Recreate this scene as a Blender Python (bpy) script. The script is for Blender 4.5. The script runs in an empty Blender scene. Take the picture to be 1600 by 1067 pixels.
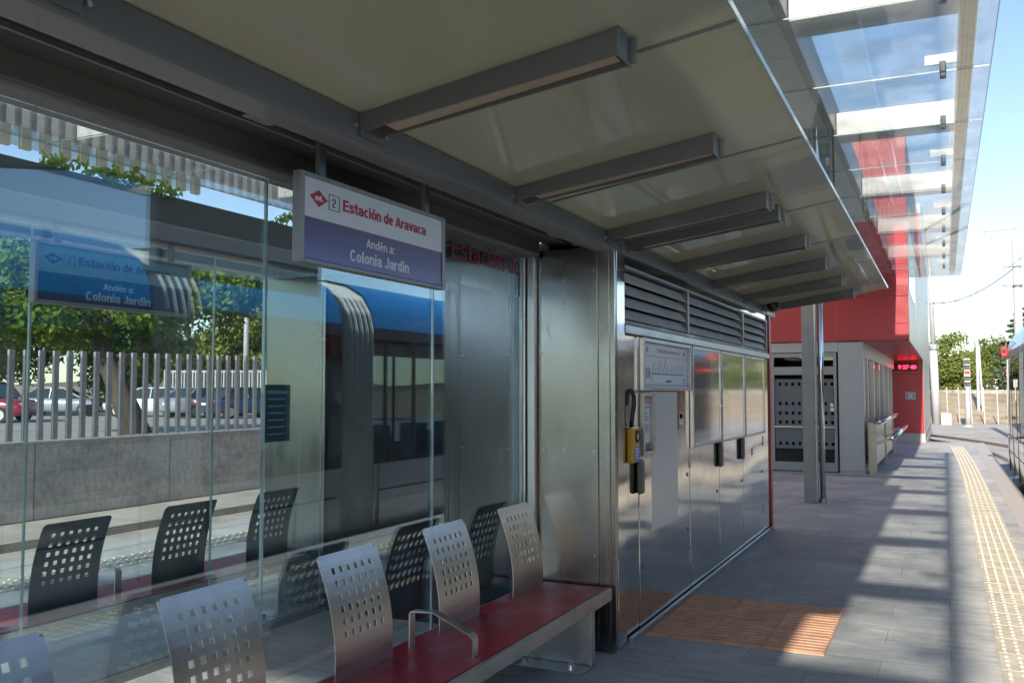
import bpy, bmesh, math, random
from mathutils import Vector, Matrix, Euler
random.seed(7)
R = math.radians
S = bpy.context.scene
C = S.collection

# ------------------------------------------------------------------ camera
cam = bpy.data.objects.new('camera', bpy.data.cameras.new('camera'))
C.objects.link(cam)
cam.location = (0, 0, 1.7)
cam.rotation_euler = (R(90 + 3.062), 0, R(25.27))
cam.data.sensor_width = 36
cam.data.lens = 32.175
cam.data.clip_end = 3000
cam.data.clip_start = 0.05
S.camera = cam

# ------------------------------------------------------------------ sky, sun, exposure
W = bpy.data.worlds.new('World'); S.world = W; W.use_nodes = True
wn = W.node_tree.nodes; wl = W.node_tree.links
sky = wn.new('ShaderNodeTexSky'); sky.sky_type = 'NISHITA'
sky.sun_disc = False
sky.sun_elevation = R(26.6); sky.sun_rotation = R(178.8)
sky.altitude = 600; sky.air_density = 1.0; sky.dust_density = 0.5; sky.ozone_density = 1.0
wl.new(sky.outputs[0], wn['Background'].inputs[0])
wn['Background'].inputs[1].default_value = 0.053
sun = bpy.data.objects.new('sun', bpy.data.lights.new('sun', 'SUN'))
C.objects.link(sun)
sun.data.energy = 2.0; sun.data.angle = R(0.9); sun.data.color = (1.0, 0.90, 0.78)
sun.rotation_euler = (R(63.4), 0, R(1.2))
S.view_settings.view_transform = 'Standard'
S.view_settings.look = 'None'
S.view_settings.exposure = 2.1
S.view_settings.gamma = 1
S.view_settings.use_curve_mapping = False
S.render.engine = 'CYCLES'
S.cycles.max_bounces = 14; S.cycles.transparent_max_bounces = 40
S.cycles.glossy_bounces = 5; S.cycles.diffuse_bounces = 4; S.cycles.transmission_bounces = 6
S.cycles.use_denoising = True
S.cycles.sample_clamp_indirect = 6
S.cycles.caustics_reflective = False

# ------------------------------------------------------------------ material helpers
def new_mat(name):
    m = bpy.data.materials.new(name); m.use_nodes = True
    nt = m.node_tree; nt.nodes.clear()
    out = nt.nodes.new('ShaderNodeOutputMaterial')
    return m, nt, out
def N(nt, t, **kw):
    n = nt.nodes.new(t)
    for k, v in kw.items():
        if k.startswith('_'): setattr(n, k[1:], v)
        else: n.inputs[k.replace('__', ' ')].default_value = v
    return n
def L(nt, a, b): nt.links.new(a, b)
def pos(nt, scale=(1, 1, 1)):
    g = nt.nodes.new('ShaderNodeNewGeometry')
    mp = nt.nodes.new('ShaderNodeMapping'); mp.inputs['Scale'].default_value = scale
    L(nt, g.outputs['Position'], mp.inputs['Vector'])
    return mp.outputs[0]
def ramp(nt, src, stops):
    r = nt.nodes.new('ShaderNodeValToRGB')
    while len(r.color_ramp.elements) > 1: r.color_ramp.elements.remove(r.color_ramp.elements[-1])
    for i, (p, c) in enumerate(stops):
        e = r.color_ramp.elements[0] if i == 0 else r.color_ramp.elements.new(p)
        e.position = p; e.color = tuple(c) + ((1,) if len(c) == 3 else ())
    L(nt, src, r.inputs[0]); return r.outputs[0]
def vr(nt, src, lo, hi, a=0.3, b=0.7):
    m = N(nt, 'ShaderNodeMapRange'); m.inputs[1].default_value = a; m.inputs[2].default_value = b
    m.inputs[3].default_value = lo; m.inputs[4].default_value = hi
    L(nt, src, m.inputs[0]); return m.outputs[0]
def mat(name, col, rough=0.5, metal=0.0, var=0.12, scale=3.0, sc3=(1, 1, 1), bump=0.0, bscale=20.0, rvar=0.08, coat=0.0, spec=0.5, aniso=0.0, emit=None, estr=0.0, detail=4):
    m, nt, out = new_mat(name)
    b = nt.nodes.new('ShaderNodeBsdfPrincipled'); L(nt, b.outputs[0], out.inputs[0])
    v = pos(nt, sc3)
    n = N(nt, 'ShaderNodeTexNoise', Scale=scale, Detail=detail, Roughness=0.6); L(nt, v, n.inputs['Vector'])
    dk = tuple(c * (1 - var) for c in col); lt = tuple(min(1, c * (1 + var)) for c in col)
    L(nt, ramp(nt, n.outputs[0], [(0.3, dk), (0.7, lt)]), b.inputs['Base Color'])
    L(nt, vr(nt, n.outputs[0], max(0.0, rough - rvar), min(1, rough + rvar)), b.inputs['Roughness'])
    b.inputs['Metallic'].default_value = metal
    b.inputs['Coat Weight'].default_value = coat
    b.inputs['Specular IOR Level'].default_value = spec
    if aniso: b.inputs['Anisotropic'].default_value = aniso
    if emit:
        b.inputs['Emission Color'].default_value = tuple(emit) + (1,); b.inputs['Emission Strength'].default_value = estr
    if bump:
        n2 = N(nt, 'ShaderNodeTexNoise', Scale=bscale, Detail=3.0); L(nt, v, n2.inputs['Vector'])
        bp = N(nt, 'ShaderNodeBump', Strength=bump, Distance=0.01); L(nt, n2.outputs[0], bp.inputs['Height'])
        L(nt, bp.outputs[0], b.inputs['Normal'])
    return m
def glass_mat(name, tint=(0.9, 0.95, 0.96), r0=0.06, power=4.0, rough=0.0, dirt=0.03, dirtcol=(0.5, 0.52, 0.5), refl=(1, 1, 1)):
    m, nt, out = new_mat(name)
    tr = N(nt, 'ShaderNodeBsdfTransparent'); tr.inputs[0].default_value = tint + (1,)
    gl = N(nt, 'ShaderNodeBsdfGlossy', Roughness=rough); gl.inputs[0].default_value = refl + (1,)
    df = N(nt, 'ShaderNodeBsdfDiffuse'); df.inputs[0].default_value = dirtcol + (1,)
    lw = N(nt, 'ShaderNodeLayerWeight', Blend=0.5)
    pw = N(nt, 'ShaderNodeMath', _operation='POWER'); pw.inputs[1].default_value = power
    L(nt, lw.outputs['Facing'], pw.inputs[0])
    ma = N(nt, 'ShaderNodeMath', _operation='MULTIPLY_ADD'); ma.inputs[1].default_value = 1 - r0; ma.inputs[2].default_value = r0
    L(nt, pw.outputs[0], ma.inputs[0])
    nz = N(nt, 'ShaderNodeTexNoise', Scale=2.5, Detail=5.0); L(nt, pos(nt, (1, 1, 0.35)), nz.inputs['Vector'])
    dm = N(nt, 'ShaderNodeMixShader'); L(nt, vr(nt, nz.outputs[0], 0.0, dirt, 0.4, 0.75), dm.inputs[0])
    L(nt, tr.outputs[0], dm.inputs[1]); L(nt, df.outputs[0], dm.inputs[2])
    mx = N(nt, 'ShaderNodeMixShader'); L(nt, ma.outputs[0], mx.inputs[0])
    L(nt, dm.outputs[0], mx.inputs[1]); L(nt, gl.outputs[0], mx.inputs[2]); L(nt, mx.outputs[0], out.inputs[0])
    return m
def leaf_mat(name, dark, light, trans=0.3, scale=0.9):
    m, nt, out = new_mat(name)
    n = N(nt, 'ShaderNodeTexNoise', Scale=scale, Detail=6.0, Roughness=0.7); L(nt, pos(nt), n.inputs['Vector'])
    c = ramp(nt, n.outputs[0], [(0.3, dark), (0.68, light)])
    d = N(nt, 'ShaderNodeBsdfDiffuse'); t = N(nt, 'ShaderNodeBsdfTranslucent')
    L(nt, c, d.inputs[0]); L(nt, c, t.inputs[0])
    mx = N(nt, 'ShaderNodeMixShader', Fac=trans); L(nt, d.outputs[0], mx.inputs[1]); L(nt, t.outputs[0], mx.inputs[2])
    L(nt, mx.outputs[0], out.inputs[0]); return m
def paving_mat():
    m, nt, out = new_mat('granite_paving')
    b = nt.nodes.new('ShaderNodeBsdfPrincipled'); L(nt, b.outputs[0], out.inputs[0])
    v = pos(nt)
    br = N(nt, 'ShaderNodeTexBrick'); br.offset = 0.5; br.squash = 1.0
    br.inputs['Scale'].default_value = 1.0; br.inputs['Mortar Size'].default_value = 0.004
    br.inputs['Brick Width'].default_value = 0.8; br.inputs['Row Height'].default_value = 0.42
    br.inputs['Color1'].default_value = (0.62, 0.615, 0.605, 1); br.inputs['Color2'].default_value = (0.52, 0.52, 0.515, 1)
    br.inputs['Mortar'].default_value = (0.38, 0.38, 0.37, 1); br.inputs['Mortar Smooth'].default_value = 0.3
    L(nt, v, br.inputs['Vector'])
    n1 = N(nt, 'ShaderNodeTexNoise', Scale=170.0, Detail=2.0); L(nt, v, n1.inputs['Vector'])
    n2 = N(nt, 'ShaderNodeTexNoise', Scale=1.3, Detail=6.0, Roughness=0.65); L(nt, v, n2.inputs['Vector'])
    n3 = N(nt, 'ShaderNodeTexNoise', Scale=9.0, Detail=5.0, Roughness=0.7); L(nt, pos(nt, (0.35, 1.6, 1)), n3.inputs['Vector'])
    m1 = N(nt, 'ShaderNodeMixRGB', _blend_type='MULTIPLY', Fac=1.0)
    L(nt, br.outputs[0], m1.inputs[1]); L(nt, ramp(nt, n1.outputs[0], [(0.3, (0.62, 0.62, 0.64)), (0.5, (1, 1, 1)), (0.75, (1.35, 1.35, 1.3))]), m1.inputs[2])
    m2 = N(nt, 'ShaderNodeMixRGB', _blend_type='MULTIPLY', Fac=1.0)
    L(nt, m1.outputs[0], m2.inputs[1]); L(nt, ramp(nt, n2.outputs[0], [(0.3, (0.68, 0.7, 0.72)), (0.65, (1.08, 1.06, 1.02))]), m2.inputs[2])
    m3 = N(nt, 'ShaderNodeMixRGB', _blend_type='MULTIPLY', Fac=0.7)
    L(nt, m2.outputs[0], m3.inputs[1]); L(nt, ramp(nt, n3.outputs[0], [(0.35, (0.7, 0.7, 0.72)), (0.6, (1.05, 1.05, 1.03))]), m3.inputs[2])
    vo = N(nt, 'ShaderNodeTexVoronoi', Scale=1.9); L(nt, v, vo.inputs['Vector'])
    wv = N(nt, 'ShaderNodeTexNoise', Scale=0.55, Detail=7.0, Roughness=0.72); L(nt, pos(nt, (1.0, 0.55, 1)), wv.inputs['Vector'])
    m4 = N(nt, 'ShaderNodeMixRGB', _blend_type='MULTIPLY', Fac=1.0); L(nt, m3.outputs[0], m4.inputs[1]); L(nt, ramp(nt, vo.outputs['Distance'], [(0.028, (0.62, 0.62, 0.63)), (0.045, (1, 1, 1))]), m4.inputs[2])
    m5 = N(nt, 'ShaderNodeMixRGB', _blend_type='MULTIPLY', Fac=1.0); L(nt, m4.outputs[0], m5.inputs[1]); L(nt, ramp(nt, wv.outputs[0], [(0.36, (0.74, 0.74, 0.76)), (0.50, (1, 1, 1))]), m5.inputs[2])
    L(nt, m5.outputs[0], b.inputs['Base Color'])
    L(nt, vr(nt, n2.outputs[0], 0.45, 0.75), b.inputs['Roughness'])
    bp = N(nt, 'ShaderNodeBump', Strength=0.35, Distance=0.004); L(nt, br.outputs['Fac'], bp.inputs['Height']); bp.invert = True
    bp2 = N(nt, 'ShaderNodeBump', Strength=0.25, Distance=0.003); L(nt, n1.outputs[0], bp2.inputs['Height']); L(nt, bp.outputs[0], bp2.inputs['Normal'])
    L(nt, bp2.outputs[0], b.inputs['Normal'])
    return m
def concrete_wall_mat():
    m, nt, out = new_mat('board_concrete')
    b = nt.nodes.new('ShaderNodeBsdfPrincipled'); L(nt, b.outputs[0], out.inputs[0]); b.inputs['Roughness'].default_value = 0.85
    v = pos(nt)
    n = N(nt, 'ShaderNodeTexNoise', Scale=1.2, Detail=8.0, Roughness=0.7); L(nt, pos(nt, (1, 0.6, 1.6)), n.inputs['Vector'])
    n2 = N(nt, 'ShaderNodeTexNoise', Scale=14.0, Detail=6.0, Roughness=0.7); L(nt, pos(nt, (1, 1, 0.5)), n2.inputs['Vector'])
    sep = N(nt, 'ShaderNodeSeparateXYZ'); L(nt, v, sep.inputs[0])
    md = N(nt, 'ShaderNodeMath', _operation='FRACT')
    mm = N(nt, 'ShaderNodeMath', _operation='MULTIPLY_ADD'); mm.inputs[1].default_value = 2.6; mm.inputs[2].default_value = 0.9; L(nt, sep.outputs[2], mm.inputs[0]); L(nt, mm.outputs[0], md.inputs[0])
    line = ramp(nt, md.outputs[0], [(0.0, (0.74, 0.74, 0.74)), (0.03, (1, 1, 1)), (0.97, (1, 1, 1)), (1.0, (0.76, 0.76, 0.76))])
    c = ramp(nt, n.outputs[0], [(0.25, (0.34, 0.345, 0.32)), (0.5, (0.56, 0.565, 0.53)), (0.75, (0.68, 0.68, 0.64))])
    m1 = N(nt, 'ShaderNodeMixRGB', _blend_type='MULTIPLY', Fac=1.0); L(nt, c, m1.inputs[1]); L(nt, line, m1.inputs[2])
    m2 = N(nt, 'ShaderNodeMixRGB', _blend_type='MULTIPLY', Fac=0.8); L(nt, m1.outputs[0], m2.inputs[1])
    L(nt, ramp(nt, n2.outputs[0], [(0.35, (0.65, 0.63, 0.58)), (0.6, (1.05, 1.05, 1.05))]), m2.inputs[2])
    L(nt, m2.outputs[0], b.inputs['Base Color'])
    bp = N(nt, 'ShaderNodeBump', Strength=0.4, Distance=0.01); L(nt, n2.outputs[0], bp.inputs['Height']); L(nt, bp.outputs[0], b.inputs['Normal'])
    return m
def steel_mat(name, col, rough, stretch=(22, 22, 0.3), wave=0.0, wscale=1.6, rvar=0.06, fine=0.012):
    """brushed or polished stainless steel; wave = the slow buckling of thin sheet"""
    m, nt, out = new_mat(name)
    b = nt.nodes.new('ShaderNodeBsdfPrincipled'); L(nt, b.outputs[0], out.inputs[0])
    b.inputs['Metallic'].default_value = 1.0
    n = N(nt, 'ShaderNodeTexNoise', Scale=14.0, Detail=5.0, Roughness=0.7); L(nt, pos(nt, stretch), n.inputs['Vector'])
    g = N(nt, 'ShaderNodeTexNoise', Scale=2.2, Detail=5.0, Roughness=0.6); L(nt, pos(nt, (1, 1, 0.6)), g.inputs['Vector'])
    dk = tuple(c * 0.86 for c in col); lt = tuple(min(1, c * 1.1) for c in col)
    L(nt, ramp(nt, g.outputs[0], [(0.3, dk), (0.7, lt)]), b.inputs['Base Color'])
    ad = N(nt, 'ShaderNodeMath', _operation='MULTIPLY'); L(nt, n.outputs[0], ad.inputs[0]); L(nt, g.outputs[0], ad.inputs[1])
    dn = N(nt, 'ShaderNodeTexNoise', Scale=3.0, Detail=6.0, Roughness=0.7); L(nt, pos(nt, (6, 6, 0.22)), dn.inputs['Vector'])
    sm = N(nt, 'ShaderNodeTexNoise', Scale=5.0, Detail=7.0, Roughness=0.75); L(nt, pos(nt), sm.inputs['Vector'])
    dr_ = N(nt, 'ShaderNodeMath', _operation='MULTIPLY'); L(nt, vr(nt, dn.outputs[0], 0.0, 1.0, 0.52, 0.70), dr_.inputs[0]); dr_.inputs[1].default_value = 0.09
    sx = N(nt, 'ShaderNodeMath', _operation='MULTIPLY_ADD'); L(nt, vr(nt, sm.outputs[0], 0.0, 1.0, 0.48, 0.74), sx.inputs[0]); sx.inputs[1].default_value = 0.05; L(nt, dr_.outputs[0], sx.inputs[2])
    ra = N(nt, 'ShaderNodeMath', _operation='ADD'); L(nt, vr(nt, ad.outputs[0], max(0.01, rough - rvar), rough + rvar, 0.12, 0.42), ra.inputs[0]); L(nt, sx.outputs[0], ra.inputs[1])
    L(nt, ra.outputs[0], b.inputs['Roughness'])
    b1 = N(nt, 'ShaderNodeBump', Strength=fine, Distance=0.002); L(nt, n.outputs[0], b1.inputs['Height'])
    last = b1
    if wave:
        w = N(nt, 'ShaderNodeTexNoise', Scale=wscale, Detail=0.0); L(nt, pos(nt, (1, 1, 0.7)), w.inputs['Vector'])
        b2 = N(nt, 'ShaderNodeBump', Strength=1.0, Distance=wave); L(nt, w.outputs[0], b2.inputs['Height']); L(nt, b1.outputs[0], b2.inputs['Normal'])
        last = b2
    L(nt, last.outputs[0], b.inputs['Normal'])
    return m

M = {}
M['paving'] = paving_mat()
M['concrete'] = concrete_wall_mat()
M['tactile'] = mat('tactile_yellow', (0.56, 0.52, 0.41), 0.7, var=0.18, scale=5, bump=0.3, bscale=60)
M['tactile_rib'] = mat('tactile_rib', (0.68, 0.65, 0.56), 0.6, var=0.12, scale=8)
M['edge_stone'] = mat('edge_stone', (0.47, 0.45, 0.43), 0.7, var=0.12, scale=40, bump=0.2, bscale=90)
M['mat_orange'] = mat('ribbed_orange', (0.80, 0.44, 0.28), 0.75, var=0.24, scale=5, detail=9, bump=0.3, bscale=80)
M['asphalt'] = mat('pale_asphalt', (0.40, 0.375, 0.35), 0.9, var=0.15, scale=0.5, bump=0.3, bscale=30)
M['lot'] = mat('parking_asphalt', (0.34, 0.32, 0.29), 0.9, var=0.15, scale=0.4)
M['dry'] = mat('dry_grass_soil', (0.36, 0.29, 0.19), 0.95, var=0.35, scale=0.7, bump=0.6, bscale=8, detail=8)
M['ballast'] = mat('track_concrete', (0.42, 0.38, 0.33), 0.9, var=0.2, scale=2, bump=0.4, bscale=40)
M['rail'] = mat('rail_steel', (0.30, 0.27, 0.25), 0.3, 0.9, var=0.2)
M['steel'] = steel_mat('brushed_steel', (0.335, 0.32, 0.295), 0.21, wave=0.03, wscale=0.9, rvar=0.025, fine=0.006)
M['steel_panel'] = steel_mat('satin_steel_panel', (0.60, 0.585, 0.56), 0.09, wave=0.05, wscale=0.55, rvar=0.05, fine=0.006)
M['mirror'] = steel_mat('polished_steel', (0.60, 0.59, 0.57), 0.06, wave=0.05, wscale=0.7, rvar=0.03, fine=0.02)
M['film'] = mat('frosted_film', (0.66, 0.69, 0.74), 0.38, 0.55, var=0.04, scale=1.5)
M['seat_steel'] = steel_mat('seat_steel', (0.64, 0.61, 0.575), 0.36, stretch=(9, 0.3, 9), rvar=0.05)
M['alu'] = mat('anodised_aluminium', (0.55, 0.55, 0.54), 0.35, 0.85, var=0.08, scale=6)
M['frame_grey'] = mat('sign_frame_grey', (0.30, 0.30, 0.31), 0.4, 0.4, var=0.08, scale=6)
M['alu_dark'] = mat('dark_aluminium', (0.23, 0.23, 0.225), 0.42, 0.7, var=0.12, scale=5)
M['beam'] = mat('grey_beam_paint', (0.15, 0.147, 0.145), 0.42, var=0.08, scale=2.0, coat=0.2)
M['louvre_grey'] = mat('louvre_grey', (0.62, 0.59, 0.55), 0.5, 0.2, var=0.15, scale=4)
M['beam_dark'] = mat('dark_ceiling_plate', (0.075, 0.073, 0.068), 0.6, var=0.15, scale=2)
def opal_mat(name, col, fac, rough, gloss):
    # back-painted laminated glass: glossy below, lets daylight through from above
    m, nt, out = new_mat(name)
    n = N(nt, 'ShaderNodeTexNoise', Scale=0.8, Detail=5.0); L(nt, pos(nt), n.inputs['Vector'])
    c = ramp(nt, n.outputs[0], [(0.3, tuple(x * .93 for x in col)), (0.7, col)])
    b = nt.nodes.new('ShaderNodeBsdfPrincipled'); L(nt, c, b.inputs['Base Color']); b.inputs['Roughness'].default_value = rough; b.inputs['Coat Weight'].default_value = gloss; sd_ = N(nt, 'ShaderNodeTexNoise', Scale=1.7, Detail=9.0, Roughness=0.75); L(nt, pos(nt, (1, .5, 1)), sd_.inputs['Vector']); L(nt, vr(nt, sd_.outputs[0], rough * .4, rough * 2.6, .35, .72), b.inputs['Roughness']); b.inputs['Coat Roughness'].default_value = 0.02
    t = N(nt, 'ShaderNodeBsdfTranslucent'); L(nt, c, t.inputs[0])
    x = N(nt, 'ShaderNodeMixShader', Fac=fac); L(nt, b.outputs[0], x.inputs[1]); L(nt, t.outputs[0], x.inputs[2]); L(nt, x.outputs[0], out.inputs[0])
    return m
M['soffit'] = opal_mat('olive_soffit_glass', (0.57, 0.56, 0.445), 0.40, 0.09, 0.9)
M['roof_opal'] = opal_mat('opal_roof_sheet', (0.85, 0.86, 0.84), 0.75, 0.4, 0.2)
M['white_beam'] = mat('white_beam_paint', (0.74, 0.74, 0.72), 0.5, var=0.05, scale=2)
M['galv'] = mat('galvanised_sheet', (0.76, 0.78, 0.77), 0.6, 0.15, var=0.2, scale=26, rvar=0.1)
M['lamp_tray'] = mat('lamp_diffuser', (0.40, 0.34, 0.27), 0.45, var=0.12, scale=3)
M['red_lam'] = mat('red_laminate', (0.46, 0.010, 0.024), 0.32, var=0.06, scale=5, detail=8, rvar=.10, spec=0.35)
M['red_panel'] = mat('red_facade_panel', (0.41, 0.035, 0.048), 0.36, var=0.13, scale=1.1, sc3=(1, 1, .35), detail=8, rvar=.12)
M['red_post'] = mat('red_post_paint', (0.42, 0.025, 0.035), 0.35, var=0.06, scale=2)
M['pilaster'] = mat('grey_facade_panel', (0.42, 0.435, 0.435), 0.5, 0.1, var=0.06, scale=1.2)
M['cladding'] = mat('grey_metal_cladding', (0.42, 0.42, 0.42), 0.38, 0.5, var=0.06, scale=1.0)
M['col_conc'] = mat('grey_column', (0.36, 0.35, 0.335), 0.6, var=0.1, scale=3, bump=0.1)
M['perch_steel'] = mat('perch_steel', (0.46, 0.43, 0.37), 0.4, 0.5, var=0.1, scale=4)
M['chrome'] = mat('bright_pipe', (0.7, 0.7, 0.7), 0.14, 1.0, var=0.05)
def screen_mat():
    m, nt, out = new_mat('frosted_screen')
    a = N(nt, 'ShaderNodeBsdfTranslucent'); a.inputs[0].default_value = (.75, .76, .72, 1)
    b = N(nt, 'ShaderNodeBsdfTransparent'); b.inputs[0].default_value = (.9, .95, .97, 1)
    d = N(nt, 'ShaderNodeBsdfDiffuse'); d.inputs[0].default_value = (.7, .72, .70, 1)
    x = N(nt, 'ShaderNodeMixShader', Fac=.2); L(nt, a.outputs[0], x.inputs[1]); L(nt, d.outputs[0], x.inputs[2])
    y = N(nt, 'ShaderNodeMixShader', Fac=.5); L(nt, x.outputs[0], y.inputs[1]); L(nt, b.outputs[0], y.inputs[2])
    L(nt, y.outputs[0], out.inputs[0]); return m
M['screen'] = screen_mat()
M['slat'] = opal_mat('cream_slat', (0.92, 0.88, 0.78), 0.75, 0.5, 0.0)
M['seat_dark'] = mat('dark_seat_sheet', (0.020, 0.030, 0.040), 0.5, var=0.15, spec=0.25)  # far backrests: their backlit shade is put into the colour
M['black'] = mat('black_plastic', (0.018, 0.018, 0.02), 0.35, var=0.2)
M['dark_in'] = mat('dark_kiosk_wall', (0.010, 0.010, 0.011), 0.6, 0.0, var=0.3, scale=1.5, spec=0.15)
M['rubber'] = mat('rubber', (0.02, 0.02, 0.02), 0.8)
M['grey_plastic'] = mat('grey_plastic', (0.14, 0.135, 0.125), 0.45, var=0.1)
M['orange'] = mat('orange_enamel', (0.62, 0.34, 0.03), 0.35, var=0.06, coat=0.3)
M['blue_label'] = mat('blue_label', (0.12, 0.22, 0.62), 0.45)
M['paper'] = mat('printed_paper', (0.80, 0.80, 0.81), 0.55, var=0.03)
M['paper_blue'] = mat('blue_print', (0.10, 0.22, 0.40), 0.5, var=0.25, scale=14)
M['paper_green'] = mat('map_print', (0.36, 0.50, 0.40), 0.5, var=0.35, scale=9, detail=8)
M['paper_lilac'] = mat('lilac_print', (0.42, 0.36, 0.50), 0.5, var=0.2, scale=12)
M['paper_grey'] = mat('grey_print', (0.40, 0.42, 0.46), 0.5, var=0.2, scale=15)
M['ink'] = mat('dark_ink', (0.06, 0.06, 0.09), 0.5)
M['ink_pink'] = mat('faded_red_ink', (0.60, 0.30, 0.34), 0.5)
M['sign_white'] = mat('sign_white', (0.78, 0.78, 0.80), 0.35, var=0.02)
M['sign_red'] = mat('sign_red', (0.50, 0.015, 0.04), 0.4)
M['sign_text'] = mat('sign_white_text', (0.72, 0.72, 0.78), 0.4, var=0.02)
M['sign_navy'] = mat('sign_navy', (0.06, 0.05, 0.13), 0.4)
M['sign_teal'] = mat('sign_pale_blue', (0.16, 0.30, 0.36), 0.35, var=0.04)  # white of the far sign, with shade and blue sky reflection put in
M['sign_blue'] = mat('sign_deep_blue', (0.015, 0.055, 0.14), 0.3, var=0.1)  # violet band of the far sign, same shade and sky blue painted in
M['sign_blue_text'] = mat('sign_blue_text', (0.34, 0.45, 0.52), 0.4)  # far sign's lettering, dimmed and blued the same way
def purple_print():
    m, nt, out = new_mat('purple_print')
    b = nt.nodes.new('ShaderNodeBsdfPrincipled'); L(nt, b.outputs[0], out.inputs[0]); b.inputs['Roughness'].default_value = 0.3
    sep = N(nt, 'ShaderNodeSeparateXYZ'); L(nt, pos(nt), sep.inputs[0])
    mr = N(nt, 'ShaderNodeMapRange'); mr.inputs[1].default_value = 2.20; mr.inputs[2].default_value = 2.375; L(nt, sep.outputs[2], mr.inputs[0])
    # the printed band itself runs from violet at its top to lavender at its foot
    L(nt, ramp(nt, mr.outputs[0], [(0.0, (0.22, 0.20, 0.48)), (0.5, (0.095, 0.065, 0.23)), (1.0, (0.07, 0.03, 0.125))]), b.inputs['Base Color'])
    return m
M['purple'] = purple_print()
M['glass'] = glass_mat('shelter_glass', (0.915, 0.97, 0.98), 0.11, 2.8, dirt=0.03, refl=(0.66, 0.85, 1.0))
M['glass_far'] = glass_mat('far_shelter_glass', (0.955, 0.985, 0.985), 0.03, 4.5, dirt=0.02)
M['glass_edge'] = mat('glass_edge', (0.50, 0.66, 0.66), 0.15, var=0.2, scale=8, spec=0.8)
M['roof_glass'] = glass_mat('canopy_glass', (0.92, 0.96, 0.965), 0.045, 4.2, dirt=0.24, dirtcol=(0.7, 0.7, 0.68))
M['clear_soffit'] = glass_mat('blue_canopy_glass', (0.78, 0.89, 0.965), 0.05, 4.0, dirt=0.04)
M['case_glass'] = glass_mat('display_case_glass', (0.92, 0.94, 0.94), 0.06, 3.4, rough=0.07, dirt=0.14, dirtcol=(0.55, 0.55, 0.54))
M['dark_glass'] = glass_mat('smoked_glass', (0.25, 0.28, 0.30), 0.07, 3.5, dirt=0.0)
M['door_glass'] = glass_mat('door_glass', (0.30, 0.34, 0.36), 0.06, 3.5, dirt=0.02)
def frost_mat():
    m, nt, out = new_mat('frosted_band')
    t = N(nt, 'ShaderNodeBsdfTransparent'); t.inputs[0].default_value = (.7, .74, .75, 1)
    d = N(nt, 'ShaderNodeBsdfDiffuse'); d.inputs[0].default_value = (.26, .285, .29, 1)
    x = N(nt, 'ShaderNodeMixShader', Fac=.62); L(nt, t.outputs[0], x.inputs[1]); L(nt, d.outputs[0], x.inputs[2]); L(nt, x.outputs[0], out.inputs[0]); return m
M['frost'] = frost_mat()
M['tram_blue'] = mat('tram_blue', (0.03, 0.42, 0.92), 0.32, 0.15, var=0.06, scale=0.6, coat=0.3)
M['tram_white'] = mat('tram_pale_grey', (0.50, 0.52, 0.52), 0.16, var=0.05, scale=0.8, coat=0.8)
M['tram_grey'] = mat('tram_dark_grey', (0.14, 0.145, 0.16), 0.3, var=0.06, scale=0.8)
M['tram_glass'] = glass_mat('tram_window', (0.50, 0.53, 0.51), 0.035, 4.0, dirt=0.0)
M['bellows'] = mat('bellows_fabric', (0.62, 0.62, 0.57), 0.7, var=0.15, scale=3)
M['lens_red'] = mat('red_lens', (0.60, 0.02, 0.02), 0.15, emit=(1, 0.03, 0.02), estr=0.6)
M['led_red'] = mat('led_red', (0.8, 0.01, 0.02), 0.4, emit=(1, 0.006, 0.02), estr=7.0)
M['led_orange'] = mat('led_orange', (0.6, 0.2, 0.05), 0.4, emit=(1, 0.25, 0.04), estr=1.2)
M['mast'] = mat('mast_paint', (0.52, 0.52, 0.52), 0.4, 0.2, var=0.06, scale=2)
M['post_grey'] = mat('fence_post_grey', (0.34, 0.345, 0.35), 0.4, 0.45, var=0.1, scale=2)
M['bark'] = mat('bark', (0.075, 0.058, 0.045), 0.9, var=0.4, scale=7, sc3=(1, 1, 0.3), bump=0.8, bscale=12)
M['leaf'] = leaf_mat('tree_leaf', (0.045, 0.095, 0.015), (0.20, 0.29, 0.045), 0.35)
M['leaf_olive'] = leaf_mat('bush_leaf', (0.11, 0.155, 0.03), (0.36, 0.40, 0.11), 0.3, 0.6)
M['leaf_far'] = leaf_mat('far_leaf', (0.08, 0.125, 0.035), (0.24, 0.29, 0.08), 0.25, 0.35)
M['leaf_conifer'] = leaf_mat('conifer_leaf', (0.055, 0.085, 0.055), (0.14, 0.18, 0.11), 0.15, 0.7)
M['weed'] = leaf_mat('weed_leaf', (0.16, 0.27, 0.02), (0.48, 0.60, 0.08), 0.5, 6)

M['signal_black'] = mat('signal_head', (0.05, 0.055, 0.06), 0.5)
M['car_silver'] = mat('car_silver', (0.42, 0.45, 0.50), 0.22, 0.5, var=0.03, coat=0.8)
M['car_white'] = mat('car_white', (0.62, 0.64, 0.66), 0.2, var=0.02, coat=0.8)
M['car_navy'] = mat('car_navy', (0.03, 0.05, 0.12), 0.18, var=0.05, coat=0.9)
M['car_maroon'] = mat('car_maroon', (0.22, 0.015, 0.04), 0.18, var=0.05, coat=0.9)
M['car_teal'] = mat('car_green', (0.05, 0.13, 0.13), 0.2, var=0.05, coat=0.9)
M['car_glass'] = mat('car_glass', (0.025, 0.035, 0.035), 0.05, var=0.1, coat=0.5)
M['plate'] = mat('plate_white', (0.7, 0.7, 0.7), 0.4)
M['wire'] = mat('overhead_wire', (0.12, 0.12, 0.13), 0.5)
M['concrete_plain'] = mat('plain_concrete', (0.42, 0.41, 0.39), 0.85, var=0.12, scale=5, bump=0.2)
M['sill_alu'] = mat('alu_skirting', (0.42, 0.43, 0.45), 0.4, 0.6, var=0.15, scale=5)
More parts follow.
